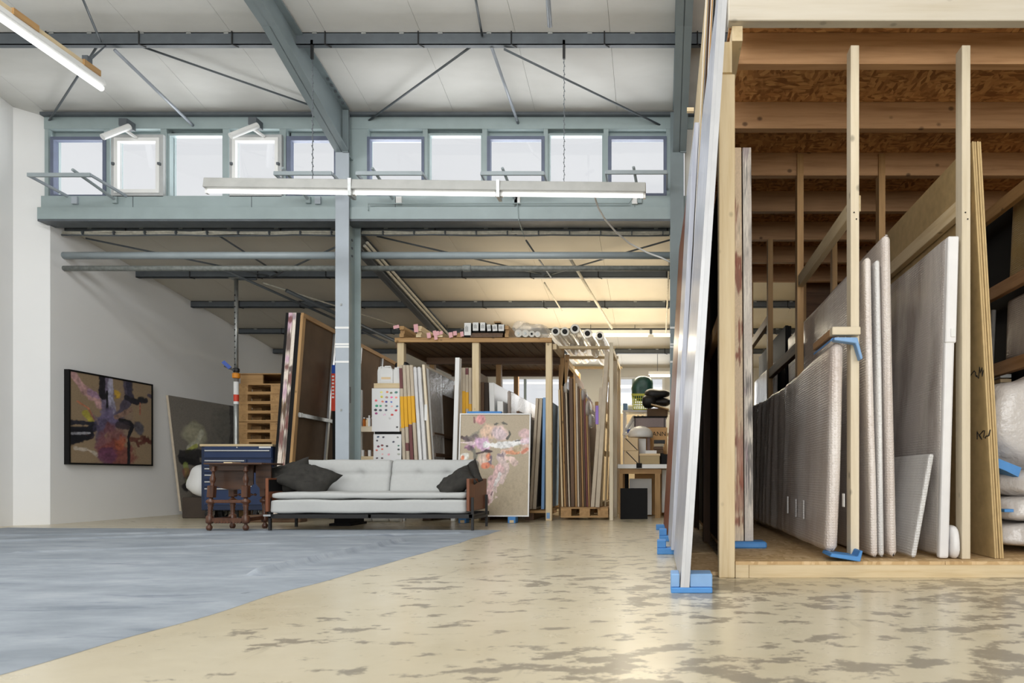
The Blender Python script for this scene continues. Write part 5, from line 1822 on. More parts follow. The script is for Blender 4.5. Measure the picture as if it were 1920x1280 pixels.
bpy.data.objects['foam_strip'].location.y = 8.90
# fillers deep in the rack: dark canvases one sees between the others
for k in range(7):
    xx = -3.30 + .10 * k
    edge_canvas(1238 + (xx) / 10.4 * F, 1238 + (xx - .04) / 10.4 * F, 5, 728 + 5 * (k % 3), 10.45, 11.5, 'canvas_dark' if k % 2 else 'darkwood_z', 'dark canvas deep in the rack behind the taped group, %s in its row' % ORD[k])

# ---- load on the deck
def timber(u, v, w, h, ln, mat, label, tags=(), y0=9.10, n=2, u2=None, group='timber bundles on the rack'):
    y1 = y0 + ln
    xa, za = X(u, y0), (dz1 + .002 if v is None else max(Z(v, y0), dz1 + .001))
    g = thing('timber_bundle', label, 'timber', (xa, y0, za), group=group)
    ww, hh = w / F * y0, h / F * y0
    for k in range(n):
        B(xa, xa + ww, y0 + .03 * (k % 2), y1, za + hh * k / n + .001, za + hh * (k + 1) / n - .001).build('batten', M[mat], g)
    for (du, dv, tw_, th_) in tags:
        xx, zz = X(u + du, y0), Z(v + dv if v is not None else 633 + dv, y0)
        MB().bar((xx, y0 - .012, zz), (xx + .01, y0 - .016, zz - th_ / F * y0), tw_ / F * y0, .002, up=(0, 1, 0)).build('paper_tag', M['pink'], g)
    return g


# photograph: bundles overhang the deck towards the viewer; all lie on the deck
timber(749, 633, 8, 21, 2.4, 'aged_y', 'timber bundle with a pink tag sticking out, first on the deck', ((-6, -23, 11, 6),), n=3)
timber(780, 633, 9, 22, 2.3, 'pine_y', 'taller timber bundle with an upright pink tag, second on the deck', ((0, -25, 8, 15),), n=4)
timber(800, 633, 9, 6, 2.2, 'aged_y', 'low timber bundle with hanging pink tags, third on the deck', ((4, -9, 7, 10), (15, -13, 6, 9), (17, -6, 6, 10)))
timber(818, 633, 12, 10, 2.2, 'pine_y', 'low timber bundle with two pink tags, fourth on the deck', ((2, -12, 7, 8), (9, -12, 6, 6)))
timber(842, 633, 8, 8, 2.2, 'aged_y', 'low timber bundle with pink tags, fifth on the deck', ((3, -10, 7, 10), (11, -12, 7, 8)))
timber(856, 633, 10, 9, 2.2, 'aged_y', 'low timber bundle with one pink tag, sixth on the deck', ((10, -11, 6, 9),))
timber(882, 633, 60, 9, 2.1, 'darkwood_y', 'wide dark timber layer beneath the black profiles', (), n=2)
zb = dz1 + .072
for k, (ua, ub) in enumerate(((870, 884), (886, 898), (900, 910.5), (912, 920.5), (922, 932.5), (934, 946))):
    y0 = 9.10
    hh = (19 if k < 3 else 15) / F * y0
    zz = zb if k else dz1 + .002
    g = thing('frame_profile', 'black frame profile with a white label, %s along the deck' % ORD[k], 'profile', (X(ua, y0), y0, zz), group='labelled black profiles on the rack')
    hz = hh * .95 if k else 27 / F * y0
    B(X(ua + .5, y0), X(ub - .8, y0), y0 + .01, y0 + 2.1, zz, zz + hz).build('profile', M['dark'], g)
    lz = zz + hz * .12
    MB().bar((X((ua + ub) / 2, y0), y0 - .004, lz + hz * .86), (X((ua + ub) / 2 + (k in (3, 4)) * 1.2, y0), y0 - .006, lz), (ub - ua - 1.6) / F * y0, .003, up=(0, 1, 0)).build('paper_label', M['paper'], g)
    for j in range(3):
        B(X(ua + 3 + 2 * j, y0), X(ua + 3.7 + 2 * j, y0), y0 - .0085, y0 - .0075, lz + hz * .25, lz + hz * (.6 + .08 * (j % 2))).build('writing_line', M['ink'], g)
timber(926, 605, 12, 3, 1.9, 'aged_y', 'timber bundle lying on top of the labelled black profiles', (), y0=9.15, n=1)
timber(946.5, 633, 7, 22, 2.0, 'aged_y', 'timber bundle beside the last labelled profile', (), n=3)
for k, (u, v, r) in enumerate(((972, 625, 7), (985, 626, 7), (997, 627, 6), (1008, 627.5, 5.5))):
    y0 = 9.10
    rr = r / F * y0
    zz = dz1 + rr + .002
    g = thing('film_roll', 'small clear film roll on the deck, %s beside the timber' % ORD[k], 'roll', (X(u, y0), y0, zz), group='small clear rolls on the deck')
    MB().tube([(X(u, y0), y0, zz), (X(u, y0), y0 + 1.2, zz)], rr, 14).build('film', M['milky'], g, smooth=False)
    MB().tube([(X(u, y0), y0 - .006, zz), (X(u, y0), y0 + .02, zz)], rr * .35, 10).build('core', M['dark' if k == 2 else 'galv'], g)
o = MB().pad((X(997, 9.3), 9.45, dz1 + .15), (.26, .3, .09), .8, .8, 30, 14, .09, 3.0, 0, 6).build('plastic_film', M['clear'], smooth=True)
tag(o, 'crumpled clear plastic film heaped over the small rolls on the deck', 'plastic')
o = MB().pad((X(975, 9.5), 9.55, dz1 + .20), (.12, .2, .10), .8, .8, 26, 12, .07, 5.0, 0, 6).build('plastic_film', M['clear'], smooth=True)
tag(o, 'peak of crumpled clear film rising above the small rolls', 'plastic')
# ================================================================== SECOND RACK (pallet rack with the film rolls)
QY = 9.2
QX0, QX1 = X(1040, QY), X(1142.5, QY)
Q = thing('pallet_rack', 'open pine frame rack carrying milky film rolls above a pallet of canvases', 'rack', ((QX0 + QX1) / 2, QY, 0))
for (yy, x0_, x1_, tz) in ((QY, QX1, QX1 + .052, Z(642, QY)), (10.0, QX1 - .0, QX1 + .055, 2.42), (10.85, QX1 - .0, QX1 + .055, 2.40)):
    B(x0_, x1_, yy, yy + .06, 0, tz).build('post', M['pale_z'], Q, bevel=.003)
B(QX0 - .005, QX0 + .045, 11.7, 11.78, 0, 2.42).build('post', M['aged_z'], Q)
MB().bar((QX0, QY + .0, 2.40), (QX0, 11.9, 2.40), .05, .075).build('side_rail', M['pine_y'], Q)
MB().bar((QX1 + .026, QY + .06, 2.38), (QX1 + .026, 11.0, 2.38), .045, .07).build('side_rail', M['pale_y'], Q)
for yy in (9.42, 10.2, 11.15):
    B(QX0 - .02, QX1 + .06, yy, yy + .07, 2.415, 2.45).build('slat', M['pine_x'], Q)
for (ua, va, ub, vb) in ((1054, 655, 1056, 735), (1064, 665, 1058, 730)):
    MB().bar(P(ua, va, 9.9), P(ub, vb, 9.9), .06, .04).build('brace', M['aged_z'], Q)
for k, (u, v, r) in enumerate(((1041.5, 621, 8.6), (1059, 621.5, 8.6), (1078, 616, 9.2), (1101.5, 625, 9.0), (1124.5, 634, 8.4))):
    y0 = 9.02
    rr = r / F * y0
    x, z = X(u, y0), max(Z(v, y0), 2.452 + rr)
    g = thing('film_roll', 'milky film roll with dark core on the pallet rack, %s from the third post' % ORD[k], 'roll', (x, y0, z), group='big milky film rolls')
    n = 18
    MB().tube([(x, y0, z), (x, y0 + .015, z), (x + .03, y0 + 2.2, z)], [rr * .93, rr, rr], 20).build('film', M['milky'], g, smooth=False)
    ring = MB().tube([(x, y0 - .006, z), (x, y0 + .01, z)], rr * .56, 18)
    ring.build('core', M['dark'], g)
    MB().tube([(x, y0 - .009, z), (x, y0 - .004, z)], rr * .36, 14).build('core_hole', M['ink'], g)
    # loose film sagging between the slats
    sg = MB().pad((x + .02, 9.85, z - rr * .9), (rr * .75, .29, .10), .9, .8, 20, 12, .03, k * 2.1, 0, 6)
    if 0 < k < 4:
        sg.build('loose_film', M['milky'], g, smooth=True)

PR = thing('pallet', 'wooden pallet under the canvases of the film roll rack', 'pallet', (QX0 + .07, 9.3, 0))
pallet_parts(PR, QX0 + .07, 9.3, .035, M['aged_x'], .66, 1.2)
random.seed(11)
EL = [(1052.5, 1046.5, 3.4, 730, 'pine_z'), (1058, 1051.5, 3.2, 722, 'aged_z'), (1062, 1056, 2.6, 735, 'darkwood_z'), (1066, 1059.5, 3.0, 727, 'linen_edge'), (1070.5, 1066.5, 7.0, 708, 'darkwood_z'), (1078.5, 1074.8, 3.6, 700, 'aged_z'),
      (1083, 1079, 3.4, 718, 'linen_edge'), (1087.5, 1083, 3.2, 724, 'darkwood_z'), (1091.5, 1086.8, 3.2, 728, 'aged_z'), (1095.5, 1090.5, 3.2, 732, 'darkwood_z'), (1099.5, 1094, 3.0, 738, 'edge_plum'), (1103, 1097.5, 3.0, 745, 'aged_z'), (1106.5, 1101, 2.8, 760, 'darkwood_z')]
for k, (ub, ut, w, vt, mt) in enumerate(EL):
    edge_canvas(ub, ut, w, vt, 9.36 + random.uniform(0, .05), 10.4 + random.uniform(0, .1), mt, 'brown canvas edge on the rack pallet, %s from the third pine post' % ORD[k], z0=.18, group='canvases on the rack pallet')
for k, (u, v, s) in enumerate(((1063, 728, .05), (1096, 742, .06), (1104, 765, .07), (1109, 790, .06))):
    y0 = 9.5
    o = MB().pad(P(u, v, y0), (.035, .2, s * 1.6), .7, .7, 16, 10, .04, k + 2.0, 0, 7).build('film_scrap', M['clear'], smooth=True)
    tag(o, 'clear film wrapped over the top of the rack canvases, %s from the third pine post' % ORD[k], 'plastic', 'clear film on the rack canvases')
# two grey raw bars and the pine stretcher frames
edge_canvas(1107.5, 1124, 7.0, 726, 9.33, 9.42, 'linen_edge', 'grey raw stretcher edge with a lilac mark leaning in the pallet rack', z0=.18, group=None, name='stretcher_frame', cat='frame')
tag(B(X(1116.5, 9.31), X(1122, 9.31), 9.322, 9.329, Z(795, 9.31), Z(760, 9.31)).build('tape_strip', M['lilac']), 'lilac tape strip on the grey raw stretcher edge', 'tape')
edge_canvas(1116, 1134, 8.0, 659, 9.25, 9.42, 'linen_edge', 'tall grey raw stretcher edge leaning in the pallet rack', z0=.18, group=None, name='stretcher_frame', cat='frame')
for k, (ub, ut, vt, y0, y1) in enumerate(((1122, 1139, 690, 9.45, 10.75), (1128, 1143, 700, 9.55, 10.8), (1135, 1147, 712, 9.62, 10.8))):
    g = thing('stretcher_frame', 'bare pine stretcher frame leaning against the rack posts, %s after the grey bars' % ORD[k], 'frame', (X(ub, y0), y0, .18), group='bare pine stretcher frames')
    z0, z1 = .18, Z(vt, y0)
    xa, xt_ = min(X(ub, y0), -.80 + .0 + .03 * k), min(X(ut, y0), -.80 + .034 * k)
    f = lambda z, d=0: xa + (xt_ - xa) * (z - z0) / (z1 - z0) + d
    for yy in (y0, y1):
        MB().bar((f(z0), yy, z0), (f(z1), yy, z1), .02, .05, up=(0, 1, 0)).build('side_bar', M['pine_z'], g)
    for zz in (z0 + .03, .95, 1.38, z1 - .03):
        MB().bar((f(zz), y0 + .03, zz), (f(zz), y1 - .03, zz), .018, .06).build('cross_bar', M['pine_y'], g)

# ================================================================== PACKING CORNER beyond the rack
DY = 9.75
D = thing('packing_table', 'pine framed packing table with a thin white top in the far corner', 'table', (X(1205, DY), DY, 0))
B(X(1158, DY), X(1268, DY), DY, DY + .7, Z(878, DY), Z(870, DY)).build('tabletop', M['white'], D, bevel=.004)
B(X(1197, DY) - .03, X(1201, DY) + .02, DY - .012, DY, Z(877, DY), Z(868, DY)).build('clamp', M['dark'], D)
B(X(1162, DY), X(1240, DY), DY + .03, DY + .09, Z(888, DY), Z(879, DY)).build('front_rail', M['aged_x'], D)
for (u0, u1) in ((1161, 1167.5), (1228, 1238)):
    B(X(u0, DY), X(u1, DY), DY + .03, DY + .09, 0, Z(888, DY)).build('leg', M['aged_z'], D)
    B(X(u0, DY) + .02, X(u1, DY) + .02, DY + .58, DY + .64, 0, Z(882, DY)).build('leg', M['aged_z'], D)
tag(B(X(1163, 9.5), X(1214, 9.5), 9.50, 9.54, 0, Z(915, 9.5)).build('black_board', M['dark'], bevel=.004), 'square black panel standing on the floor before the packing table', 'panel')
tag(B(X(1172, 10.2), X(1179, 10.2), 10.15, 10.2, 0, .72).build('black_board', M['dark'], bevel=.003), 'narrow black board standing inside the packing table', 'panel')
tag(B(X(1180, 10.25), X(1222, 10.25), 10.22, 10.26, .02, Z(897, 10.25)).build('white_sheet', M['paper'], bevel=.003), 'white sheet panel standing under the packing table', 'panel')
tag(B(X(1241, 10.1), X(1275, 10.1), 10.1, 10.5, .06, Z(880, 10.1)).build('white_cabinet', M['white'], bevel=.006), 'plain white cabinet beside the packing table', 'cabinet')
dt = Z(870, DY)
def mag(u0, u1, v0, v1, label, zb):
    y0 = DY + .06
    g = thing('magazine_file', label, 'file box', (X(u0, y0), y0, zb), group='magazine files')
    h = (v1 - v0) / F * y0
    B(X(u0, y0), X(u1, y0), y0, y0 + .26, zb, zb + h).build('sleeve', M['manila'], g, bevel=.003)
    MB().bar((X(u0 + 4, y0), y0 - .003, zb + h * .95), (X(u1 - 1, y0), y0 - .003, zb + h * .05), .012, .004, up=(0, 1, 0)).build('cut_edge', M['ink'], g)
    return zb + h
zz = mag(1170, 1197, 845, 870, 'beige magazine file with a slanted cut, lower of two on the packing table', dt + .002)
mag(1169, 1196, 820, 844, 'beige magazine file with a slanted cut, upper of two on the packing table', zz + .002)
y0 = DY + .04
g = thing('lidded_box', 'beige lidded storage box on the packing table', 'box', (X(1218, y0), y0, dt))
B(X(1200, y0), X(1237, y0), y0, y0 + .25, dt + .002, Z(852, y0)).build('body', M['olive'], g, bevel=.003)
B(X(1199, y0), X(1238, y0), y0 - .008, y0 + .258, Z(854, y0), Z(850, y0)).build('lid', M['manila'], g, bevel=.002)
tag(B(X(1210, y0), X(1231, y0), y0 + .02, y0 + .2, Z(850, y0) + .001, Z(844, y0)).build('book', M['paper']), 'white book lying on the beige lidded box', 'book')
for k, (u0, u1, v0, v1, mt) in enumerate(((1226, 1247, 824.5, 831, 'blackbag'), (1226, 1245, 831.5, 837, 'linen'), (1225, 1243, 837.5, 842, 'darkwood_x'), (1227, 1244, 842.5, 849.5, 'canvas_back'))):
    yy = DY + .33
    zoff = 0
    tag(B(X(u0, yy), X(u1, yy), yy, yy + .16, Z(v1, yy), Z(v0, yy)).build('book', M[mt], bevel=.002), '%s book in the pile behind the lidded box, %s from its top' % (('black', 'beige', 'dark red brown', 'brown')[k], ORD[k]), 'book', 'book pile on the packing table')
tag(B(X(1226, DY + .33), X(1246, DY + .33), DY + .33, DY + .49, dt + .001, Z(850, DY + .33)).build('box', M['dark'], bevel=.003), 'black low box beneath the book pile', 'box')
tag(B(X(1240, DY), X(1252, DY), DY + .02, DY + .12, dt + .001, Z(851, DY)).build('ink_bottle_box', M['dark'], bevel=.004), 'small black box at the end of the packing table', 'box')
tag(B(X(1195, DY + .32), X(1211, DY + .32), DY + .34, DY + .44, dt + .001, Z(822, DY + .34)).build('paper_stack', M['paper']), 'upright white papers beside the magazine files', 'paper')
LA = thing('mushroom_lamp', 'white domed table lamp with a wooden stem among the boxes', 'lamp', (X(1200, DY + .15), DY + .15, dt))
ly = DY + .45
cx_ = X(1201, ly)
rr = 23.5 / F * ly
prof = [(.01, .175)] + [(rr * math.sin(math.pi / 2 * k / 8), .04 + .135 * math.cos(math.pi / 2 * k / 8)) for k in range(1, 9)] + [(rr, 0.0), (rr * .95, 0.0)]
MB().lathe([(r, z) for r, z in prof[::-1]], (cx_, ly, Z(820, ly)), 24).build('shade', M['white'], LA, smooth=True)
B(X(1213, ly), X(1219, ly), ly - .02, ly + .04, dt, Z(820, ly)).build('stem', M['walnut'], LA)
MB().lathe([(.09, 0), (.09, .015), (.02, .02)], (X(1212, ly), ly, dt + .001), 18).build('foot', M['walnut'], LA)
y0 = DY + .72
g = thing('carton', 'large printed cardboard carton behind the table lamp', 'box', (X(1220, y0), y0, dt))
B(X(1190, y0), X(1251, y0), y0, y0 + .27, 0, Z(801, y0)).build('carton', M['cardboard'], g, bevel=.005)
text('MANN', .098, (X(1231.5, y0), y0 - .002, Z(813.5, y0)), FACE_CAM, M['ink'], g)
g = thing('flat_box', 'grey lilac flat box with dark corners on the cardboard carton', 'box', (X(1220, y0), y0, Z(801, y0)))
B(X(1189, y0), X(1249, y0), y0 + .01, y0 + .27, Z(800.5, y0), Z(781.5, y0)).build('body', M['greybox'], g, bevel=.004)
B(X(1188, y0), X(1250, y0), y0, y0 + .28, Z(783, y0), Z(780, y0)).build('lid', M['dark'], g)
for u in (1190, 1245):
    B(X(u, y0), X(u + 1.2, y0), y0 + .004, y0 + .01, Z(800, y0), Z(783, y0)).build('corner_line', M['dark'], g)
g = thing('open_carton', 'open brown cardboard box under the black bags', 'box', (X(1232, y0), y0, Z(780, y0)))
B(X(1213, y0), X(1252, y0), y0 + .02, y0 + .27, Z(779.8, y0), Z(765, y0)).build('body', M['canvas_back'], g, bevel=.004)
MB().bar(P(1221, 759, y0), P(1254, 768, y0), .3, .012).build('flap', M['manila'], g)
for k, (u, v, sx_, sz_) in enumerate(((1232, 738, .20, .085), (1240, 754, .16, .06), (1216, 752, .10, .10))):
    o = MB().pad(P(u, v, y0 + .12), (sx_, .13, sz_), .7, .7, 26, 14, .05, k + 1.0, .3, 5).build('black_bag', M['blackbag'], smooth=True)
    tag(o, ('folded black bag lying on top of the box pile', 'black cloth bundle hanging over the open brown box', 'black strap bundle beside the yellow basket')[k], 'bag', 'black bags on the boxes')
# shelf behind with basket, rolls and foliage bag
VY = 10.80
SH = thing('rear_shelf', 'white shelf unit with a basket at the rear windows', 'shelf', (X(1195, VY), VY, 0))
sz = Z(768.5, VY)
B(X(1167, VY), X(1262, VY), VY, VY + .45, sz - .03, sz).build('board', M['white'], SH)
B(X(1167, VY), X(1262, VY), VY, VY + .45, Z(812, VY) - .03, Z(812, VY)).build('board', M['white'], SH)
for u in (1168, 1258):
    B(X(u, VY), X(u, VY) + .04, VY + .4, VY + .44, 0, sz).build('upright', M['white'], SH)
    B(X(u, VY), X(u, VY) + .04, VY + .02, VY + .06, 0, sz - .03).build('upright', M['white'], SH)
by_ = VY + .03
bz0, bz1 = sz + .002, Z(738, by_)
BK = thing('laundry_basket', 'yellow plastic laundry basket on the white rear shelf', 'basket', (X(1199, by_), by_, sz))
bx0, bx1 = X(1188, by_), X(1214, by_)
def bside(u):   # flared
    return u
nn = 9
for zz, th_ in ((bz0, .02), (bz0 + .06, .008), (bz0 + .10, .008), (bz0 + .14, .008), (bz0 + .18, .008), (bz1 - .035, .035)):
    k = (zz - bz0) / (bz1 - bz0) * .03
    m = MB()
    m.box(bx0 - k, bx1 + k, by_ - k, by_ - k + .008, zz, zz + th_).box(bx0 - k, bx1 + k, by_ + .24 + k, by_ + .248 + k, zz, zz + th_)
    m.box(bx0 - k, bx0 - k + .008, by_ - k, by_ + .248 + k, zz, zz + th_).box(bx1 + k - .008, bx1 + k, by_ - k, by_ + .248 + k, zz, zz + th_)
    m.build('ring', M['yellow'], BK)
st = MB()
for k in range(nn):
    x = bx0 + (bx1 - bx0) * k / (nn - 1)
    e = -.03 + .06 * k / (nn - 1)
    st.bar((x, by_ + .002, bz0), (x + e, by_ - .026, bz1), .010, .008, up=(0, 1, 0))
    st.bar((x, by_ + .246, bz0), (x + e, by_ + .276, bz1), .010, .008, up=(0, 1, 0))
for k in range(8):
    y = by_ + .25 * k / 7
    st.bar((bx0, y, bz0), (bx0 - .03, y, bz1), .008, .010)
    st.bar((bx1, y, bz0), (bx1 + .03, y, bz1), .008, .010)
o = st.build('stave', M['yellow'], BK)
o['kind'] = 'stuff'
B(bx0, bx1, by_, by_ + .25, bz0, bz0 + .008).build('bottom', M['yellow'], BK)
o = MB().pad(((bx0 + bx1) / 2 + .03, by_ + .12, bz1 + .10), (.165, .13, .20), .6, .7, 26, 16, .04, 4.4, 0, 5).build('wrapped_plant', M['greenwrap'], smooth=True)
tag(o, 'dark green plant bundle in clear wrap standing in the yellow basket', 'plant')
for k in range(4):
    u = 1179 + 8.5 * k
    y = VY + .05
    zz = Z(812, VY)
    a = Vector((X(u - 6, y), y, zz + .05))
    b = Vector((X(u + 9, y), y + .25, sz - .085))
    o = MB().tube([a, b], .033, 12).build('paper_roll', M['paper'])
    tag(o, 'white paper roll propped under the rear shelf, %s along it' % ORD[k], 'roll', 'white paper rolls on the rear shelf')
tag(B(X(1176, VY), X(1192, VY), VY + .0, VY + .04, Z(812, VY) + .001, Z(812, VY) + .06).build('blue_box', M['blue']), 'small blue box before the propped white rolls', 'box')
o = MB().tube([(X(1177, VY), VY + .12, sz + .048), (X(1186, VY), VY + .12, sz + .048)], .046, 14).build('paper_roll', M['paper'])
tag(o, 'white roll lying on the rear shelf beside the yellow basket', 'roll')
tag(B(X(1168, VY), X(1176, VY), VY + .02, VY + .2, sz + .001, sz + .11).build('box', M['foam_blue_pale'], bevel=.005), 'pale blue box at the end of the rear shelf', 'box')
# deep background: boxes and boards between the rack and the rear windows
tag(B(-2.0, -1.72, 12.6, 12.9, 0, 1.75).build('carton', M['canvas_back'], bevel=.005), 'tall brown carton before the rear windows seen through the rack', 'box')
tag(B(-3.3, -2.2, 13.2, 13.7, 0, 1.55).build('white_cabinet', M['wall_in'], bevel=.01), 'pale cabinet under the rear windows seen through the rack', 'cabinet')
tag(B(-1.55, -.3, 13.2, 13.7, 0, 1.85).build('work_cabinet', M['linen'], bevel=.01), 'tall beige cabinet under the rear windows beyond the film roll rack', 'cabinet')
tag(B(-1.3, -1.05, 13.25, 13.5, 1.851, 2.1).build('carton', M['canvas_back'], bevel=.01), 'brown carton on the beige cabinet at the rear windows', 'box')
tag(B(-.95, -.72, 13.25, 13.5, 1.851, 2.02).build('carton', M['paper'], bevel=.01), 'white carton on the beige cabinet at the rear windows', 'box')

# ================================================================== TIMBER SHED
FY = 3.97
SD = thing('timber_shed', 'open fronted timber storage shed with pine posts, joists and a chipboard floor', 'shed', (2.4, FY, 0))
SX0, SX1, SYB = X(1379, FY), 4.6, 9.45
zj0, zj1 = 3.23, 3.43
B(.40, SX1, 3.90, FY, 3.27, 3.58).build('header', M['header'], SD, bevel=.004)
for k in range(7):
    y = 4.245 + .785 * k
    B(SX0, SX1, y, y + .068, zj0, zj1).build('joist', M['joist_x'], SD, bevel=.003)
# chipboard ceiling sheets
ys = [FY, 5.13, 7.0, SYB]
for i in range(3):
    xa = .432
    while xa < SX1:
        xe = min(xa + (2.4 if i != 1 else 1.9), SX1)
        B(xa + .003, xe - .003, ys[i] + .003, ys[i + 1] - .003, zj1, zj1 + .022).build('ceiling_sheet', M['osb'], SD)
        xa = xe
B(.425, .487, 3.945, SYB, 3.18, 3.268).build('top_plate', M['pine_y'], SD)
B(X(1348, FY), X(1378, FY), FY, FY + .09, 0, 3.0).build('corner_post', M['pine_z'], SD, bevel=.004)
for (x, y0_, z1_) in ((1.16, 4.06, zj0), (1.838, 4.06, zj0), (2.62, 4.06, zj0)):
    B(x, x + .052, y0_, y0_ + .09, .10, z1_).build('front_post', M['pale_z'], SD, bevel=.003)
for x in (1.19, 1.90, 2.62):
    for y in (5.79, 7.36, 8.93):
        B(x, x + .055, y, y + .09, .10, zj1 - .02 if y < 6 else zj0).build('post', M['aged_z'], SD)
for y in (5.95, 7.6, 9.2):
    B(.385, .445, y, y + .09, 0, 3.18).build('post', M['darkwood_z'], SD)
B(.36, .425, 3.955, 4.06, 3.0, 3.18).build('bearer', M['pine_z'], SD)
# rails between front and rear posts
for (x, z, ya_, yb_, m_) in ((1.196, 2.30, 4.14, 5.80, 'pine_y'), (1.196, 1.74, 5.86, 7.4, 'darkwood_y'), (1.196, 2.36, 7.4, 9.0, 'aged_y'), (1.875, 2.30, 4.14, 5.80, 'pine_y'), (1.92, 1.74, 5.86, 7.4, 'darkwood_y'),
                             (.40, 1.68, 4.05, 9.2, 'aged_y'), (2.65, 2.72, 4.14, 9.0, 'aged_y'), (2.65, 2.07, 4.14, 9.0, 'joist_y'), (2.65, 1.45, 4.14, 9.0, 'joist_y')):
    B(x - .0, x + .05, ya_, yb_, z - .05, z + .05).build('rail', M[m_], SD, bevel=.003)
for z in (2.07, 1.45):
    for y in (4.25, 4.85):
        B(2.702, 2.99, y, y + .05, z - .05, z + .05).build('cross_rail', M['joist_x'], SD)
# low platform
pz = .098
B(SX0, X(1404, FY), FY - .002, FY + .05, 0, pz - .02).build('fascia_block', M['pine_x'], SD, bevel=.002)
B(X(1404.6, FY), SX1, FY, FY + .05, 0, pz - .02).build('fascia', M['pine_x'], SD, bevel=.002)
xa = SX0
for w in (1.25, 1.25, 1.3, 1.4):
    xe = min(xa + w, SX1)
    B(xa, xe - .003, FY - .002, 6.5, pz - .02, pz).build('floor_sheet', M['osb_floor'], SD)
    B(xa, xe - .003, 6.503, SYB, pz - .02, pz).build('floor_sheet', M['osb_floor'], SD)
    xa = xe
B(.20, SX0 - .1 + .07, 4.07, 7.9, 0, .022).build('side_sheet', M['osb_floor'], SD)
MB().hexa([(SX1, FY, 0), (SX1 + .03, FY, 0), (SX1 + .03, SYB, 0), (SX1, SYB, 0), (SX1, FY, 3.45), (SX1 + .03, FY, 3.45), (SX1 + .03, SYB, 3.45), (SX1, SYB, 3.45)]).build('side_wall', M['osb'], SD)
B(1.95, SX1, SYB - .02, SYB, 0, 3.43).build('rear_wall', M['darkwood_x'], SD)
# bolts in the front posts
for x in (1.186, 1.864):
    for dz, dx in ((2.21, -.006), (2.17, .008)):
        MB().lathe([(.0045, 0), (.0045, .004)], (x + dx, 4.061, dz), 8, (x + dx, 3.0, dz)).build('bolt', M['dark'], SD)

# ---- wrapped panels
A_ = wrapped('wrapped_picture', 'long bubble wrapped panel with vertical folds clamped by blue foam in the shed', 1.0, 1.040, .080, 4.05, 7.9, .14, 1.42, M['bubble'], 3, sag=.05, wr=.014, vfold=.017, ny=110)
for (y, x, z) in ((4.6, .998, .36), (4.85, .996, .36), (5.15, .994, .37)):
    B(x - .012, x - .004, y, y + .035, z - .05, z + .08).build('tape_strip', M['bubble_white'], A_)
B(1.108, 1.112 + .0, 4.02, 4.06, .42, .5).build('paper_label', M['paper'], A_)
clamp = thing('clamp_block', 'pale wood block pressing blue foam over the corner of the long wrapped panel', 'block', (1.13, 4.0, 1.42))
B(1.03, 1.20, 3.99, 4.055, 1.452, 1.50).build('wood_block', M['pale_x'], clamp, bevel=.004)
B(1.03, 1.075, 4.055, 4.5, 1.452, 1.50).build('rear_batten', M['joist_y'], clamp, bevel=.004)
fm = MB()
pts = [(1.04, 1.435), (1.18, 1.435), (1.212, 1.31), (1.198, 1.30), (1.168, 1.40), (1.04, 1.418)]
fm.prism([(x, 3.985, z) for x, z in pts], (0, .06, 0)).build('foam_sheet', M['foam_blue_pale'], clamp, bevel=.004)
MB().prism([(1.035, 4.045, 1.435), (1.05, 4.045, 1.448), (1.05, 4.5, 1.448), (1.035, 4.5, 1.435)], (.0, 0, -.012)).build('foam_edge', M['foam_blue'], clamp)
ff = MB().prism([(1.0, 3.93, .13), (1.18, 3.93, .10), (1.195, 3.93, .165), (1.18, 3.93, .165), (1.165, 3.93, .13), (1.01, 3.93, .15)], (0, .2, 0)).build('foam_trough', M['foam_blue'], bevel=.004)
tag(ff, 'blue foam trough under the front corner of the long wrapped panel', 'foam', 'blue foam rests')
wrapped('wrapped_picture', 'narrow wrapped panel edge, first beside the front shed post', 1.290, 1.254, .046, 4.09, 6.2, .110, 1.95, M['bubble'], 11, wr=.008, group='wrapped panels between the shed posts')
wrapped('wrapped_picture', 'narrow wrapped panel edge, second beside the front shed post', 1.350, 1.316, .034, 4.09, 6.2, .110, 1.93, M['bubble_white'], 12, wr=.010, group='wrapped panels between the shed posts')
wrapped('wrapped_picture', 'taller wrapped panel with a rounded top, third beside the front shed post', 1.400, 1.356, .055, 4.08, 7.1, .110, 2.08, M['bubble'], 13, wr=.010, group='wrapped panels between the shed posts', rr=.5)
E_ = wrapped('wrapped_picture', 'broad glossy wrapped panel with white foam edge leaning on the second front post', 1.70, 1.754, .062, 4.10, 6.9, .112, 2.08, M['bubble_dark'], 21, wr=.016)
B(1.0, 1.0, 4, 4, 1, 1) if False else None
MB().slab(1.706, 1.760, .060, 4.075, 4.13, .102, 2.075).build('foam_edge', M['foam_white'], E_, bevel=.014, seg=2)
MB().slab(1.741, 1.759, .066, 4.068, 4.15, 1.42, 2.07).build('foam_sleeve', M['foam_white'], E_, bevel=.006)
B(1.772, 1.80, 4.062, 4.07, 1.455, 1.505).build('paper_label', M['paper'], E_)
wrapped('small_packet', 'small flat packet in clear bubble film leaning at the foot of the broad wrapped panel', 1.520, 1.632, .032, 4.05, 4.75, .110, .74, M['bubble_white'], 31, wr=.01, cat='packet')
o = MB().pad((1.80, 4.13, .20), (.03, .08, .10), .7, .6, 18, 12, .02, 2.0, 0, 9).build('foam_scrap', M['foam_white'], smooth=True)
tag(o, 'scrap of white foam film at the foot of the second front post', 'foam')
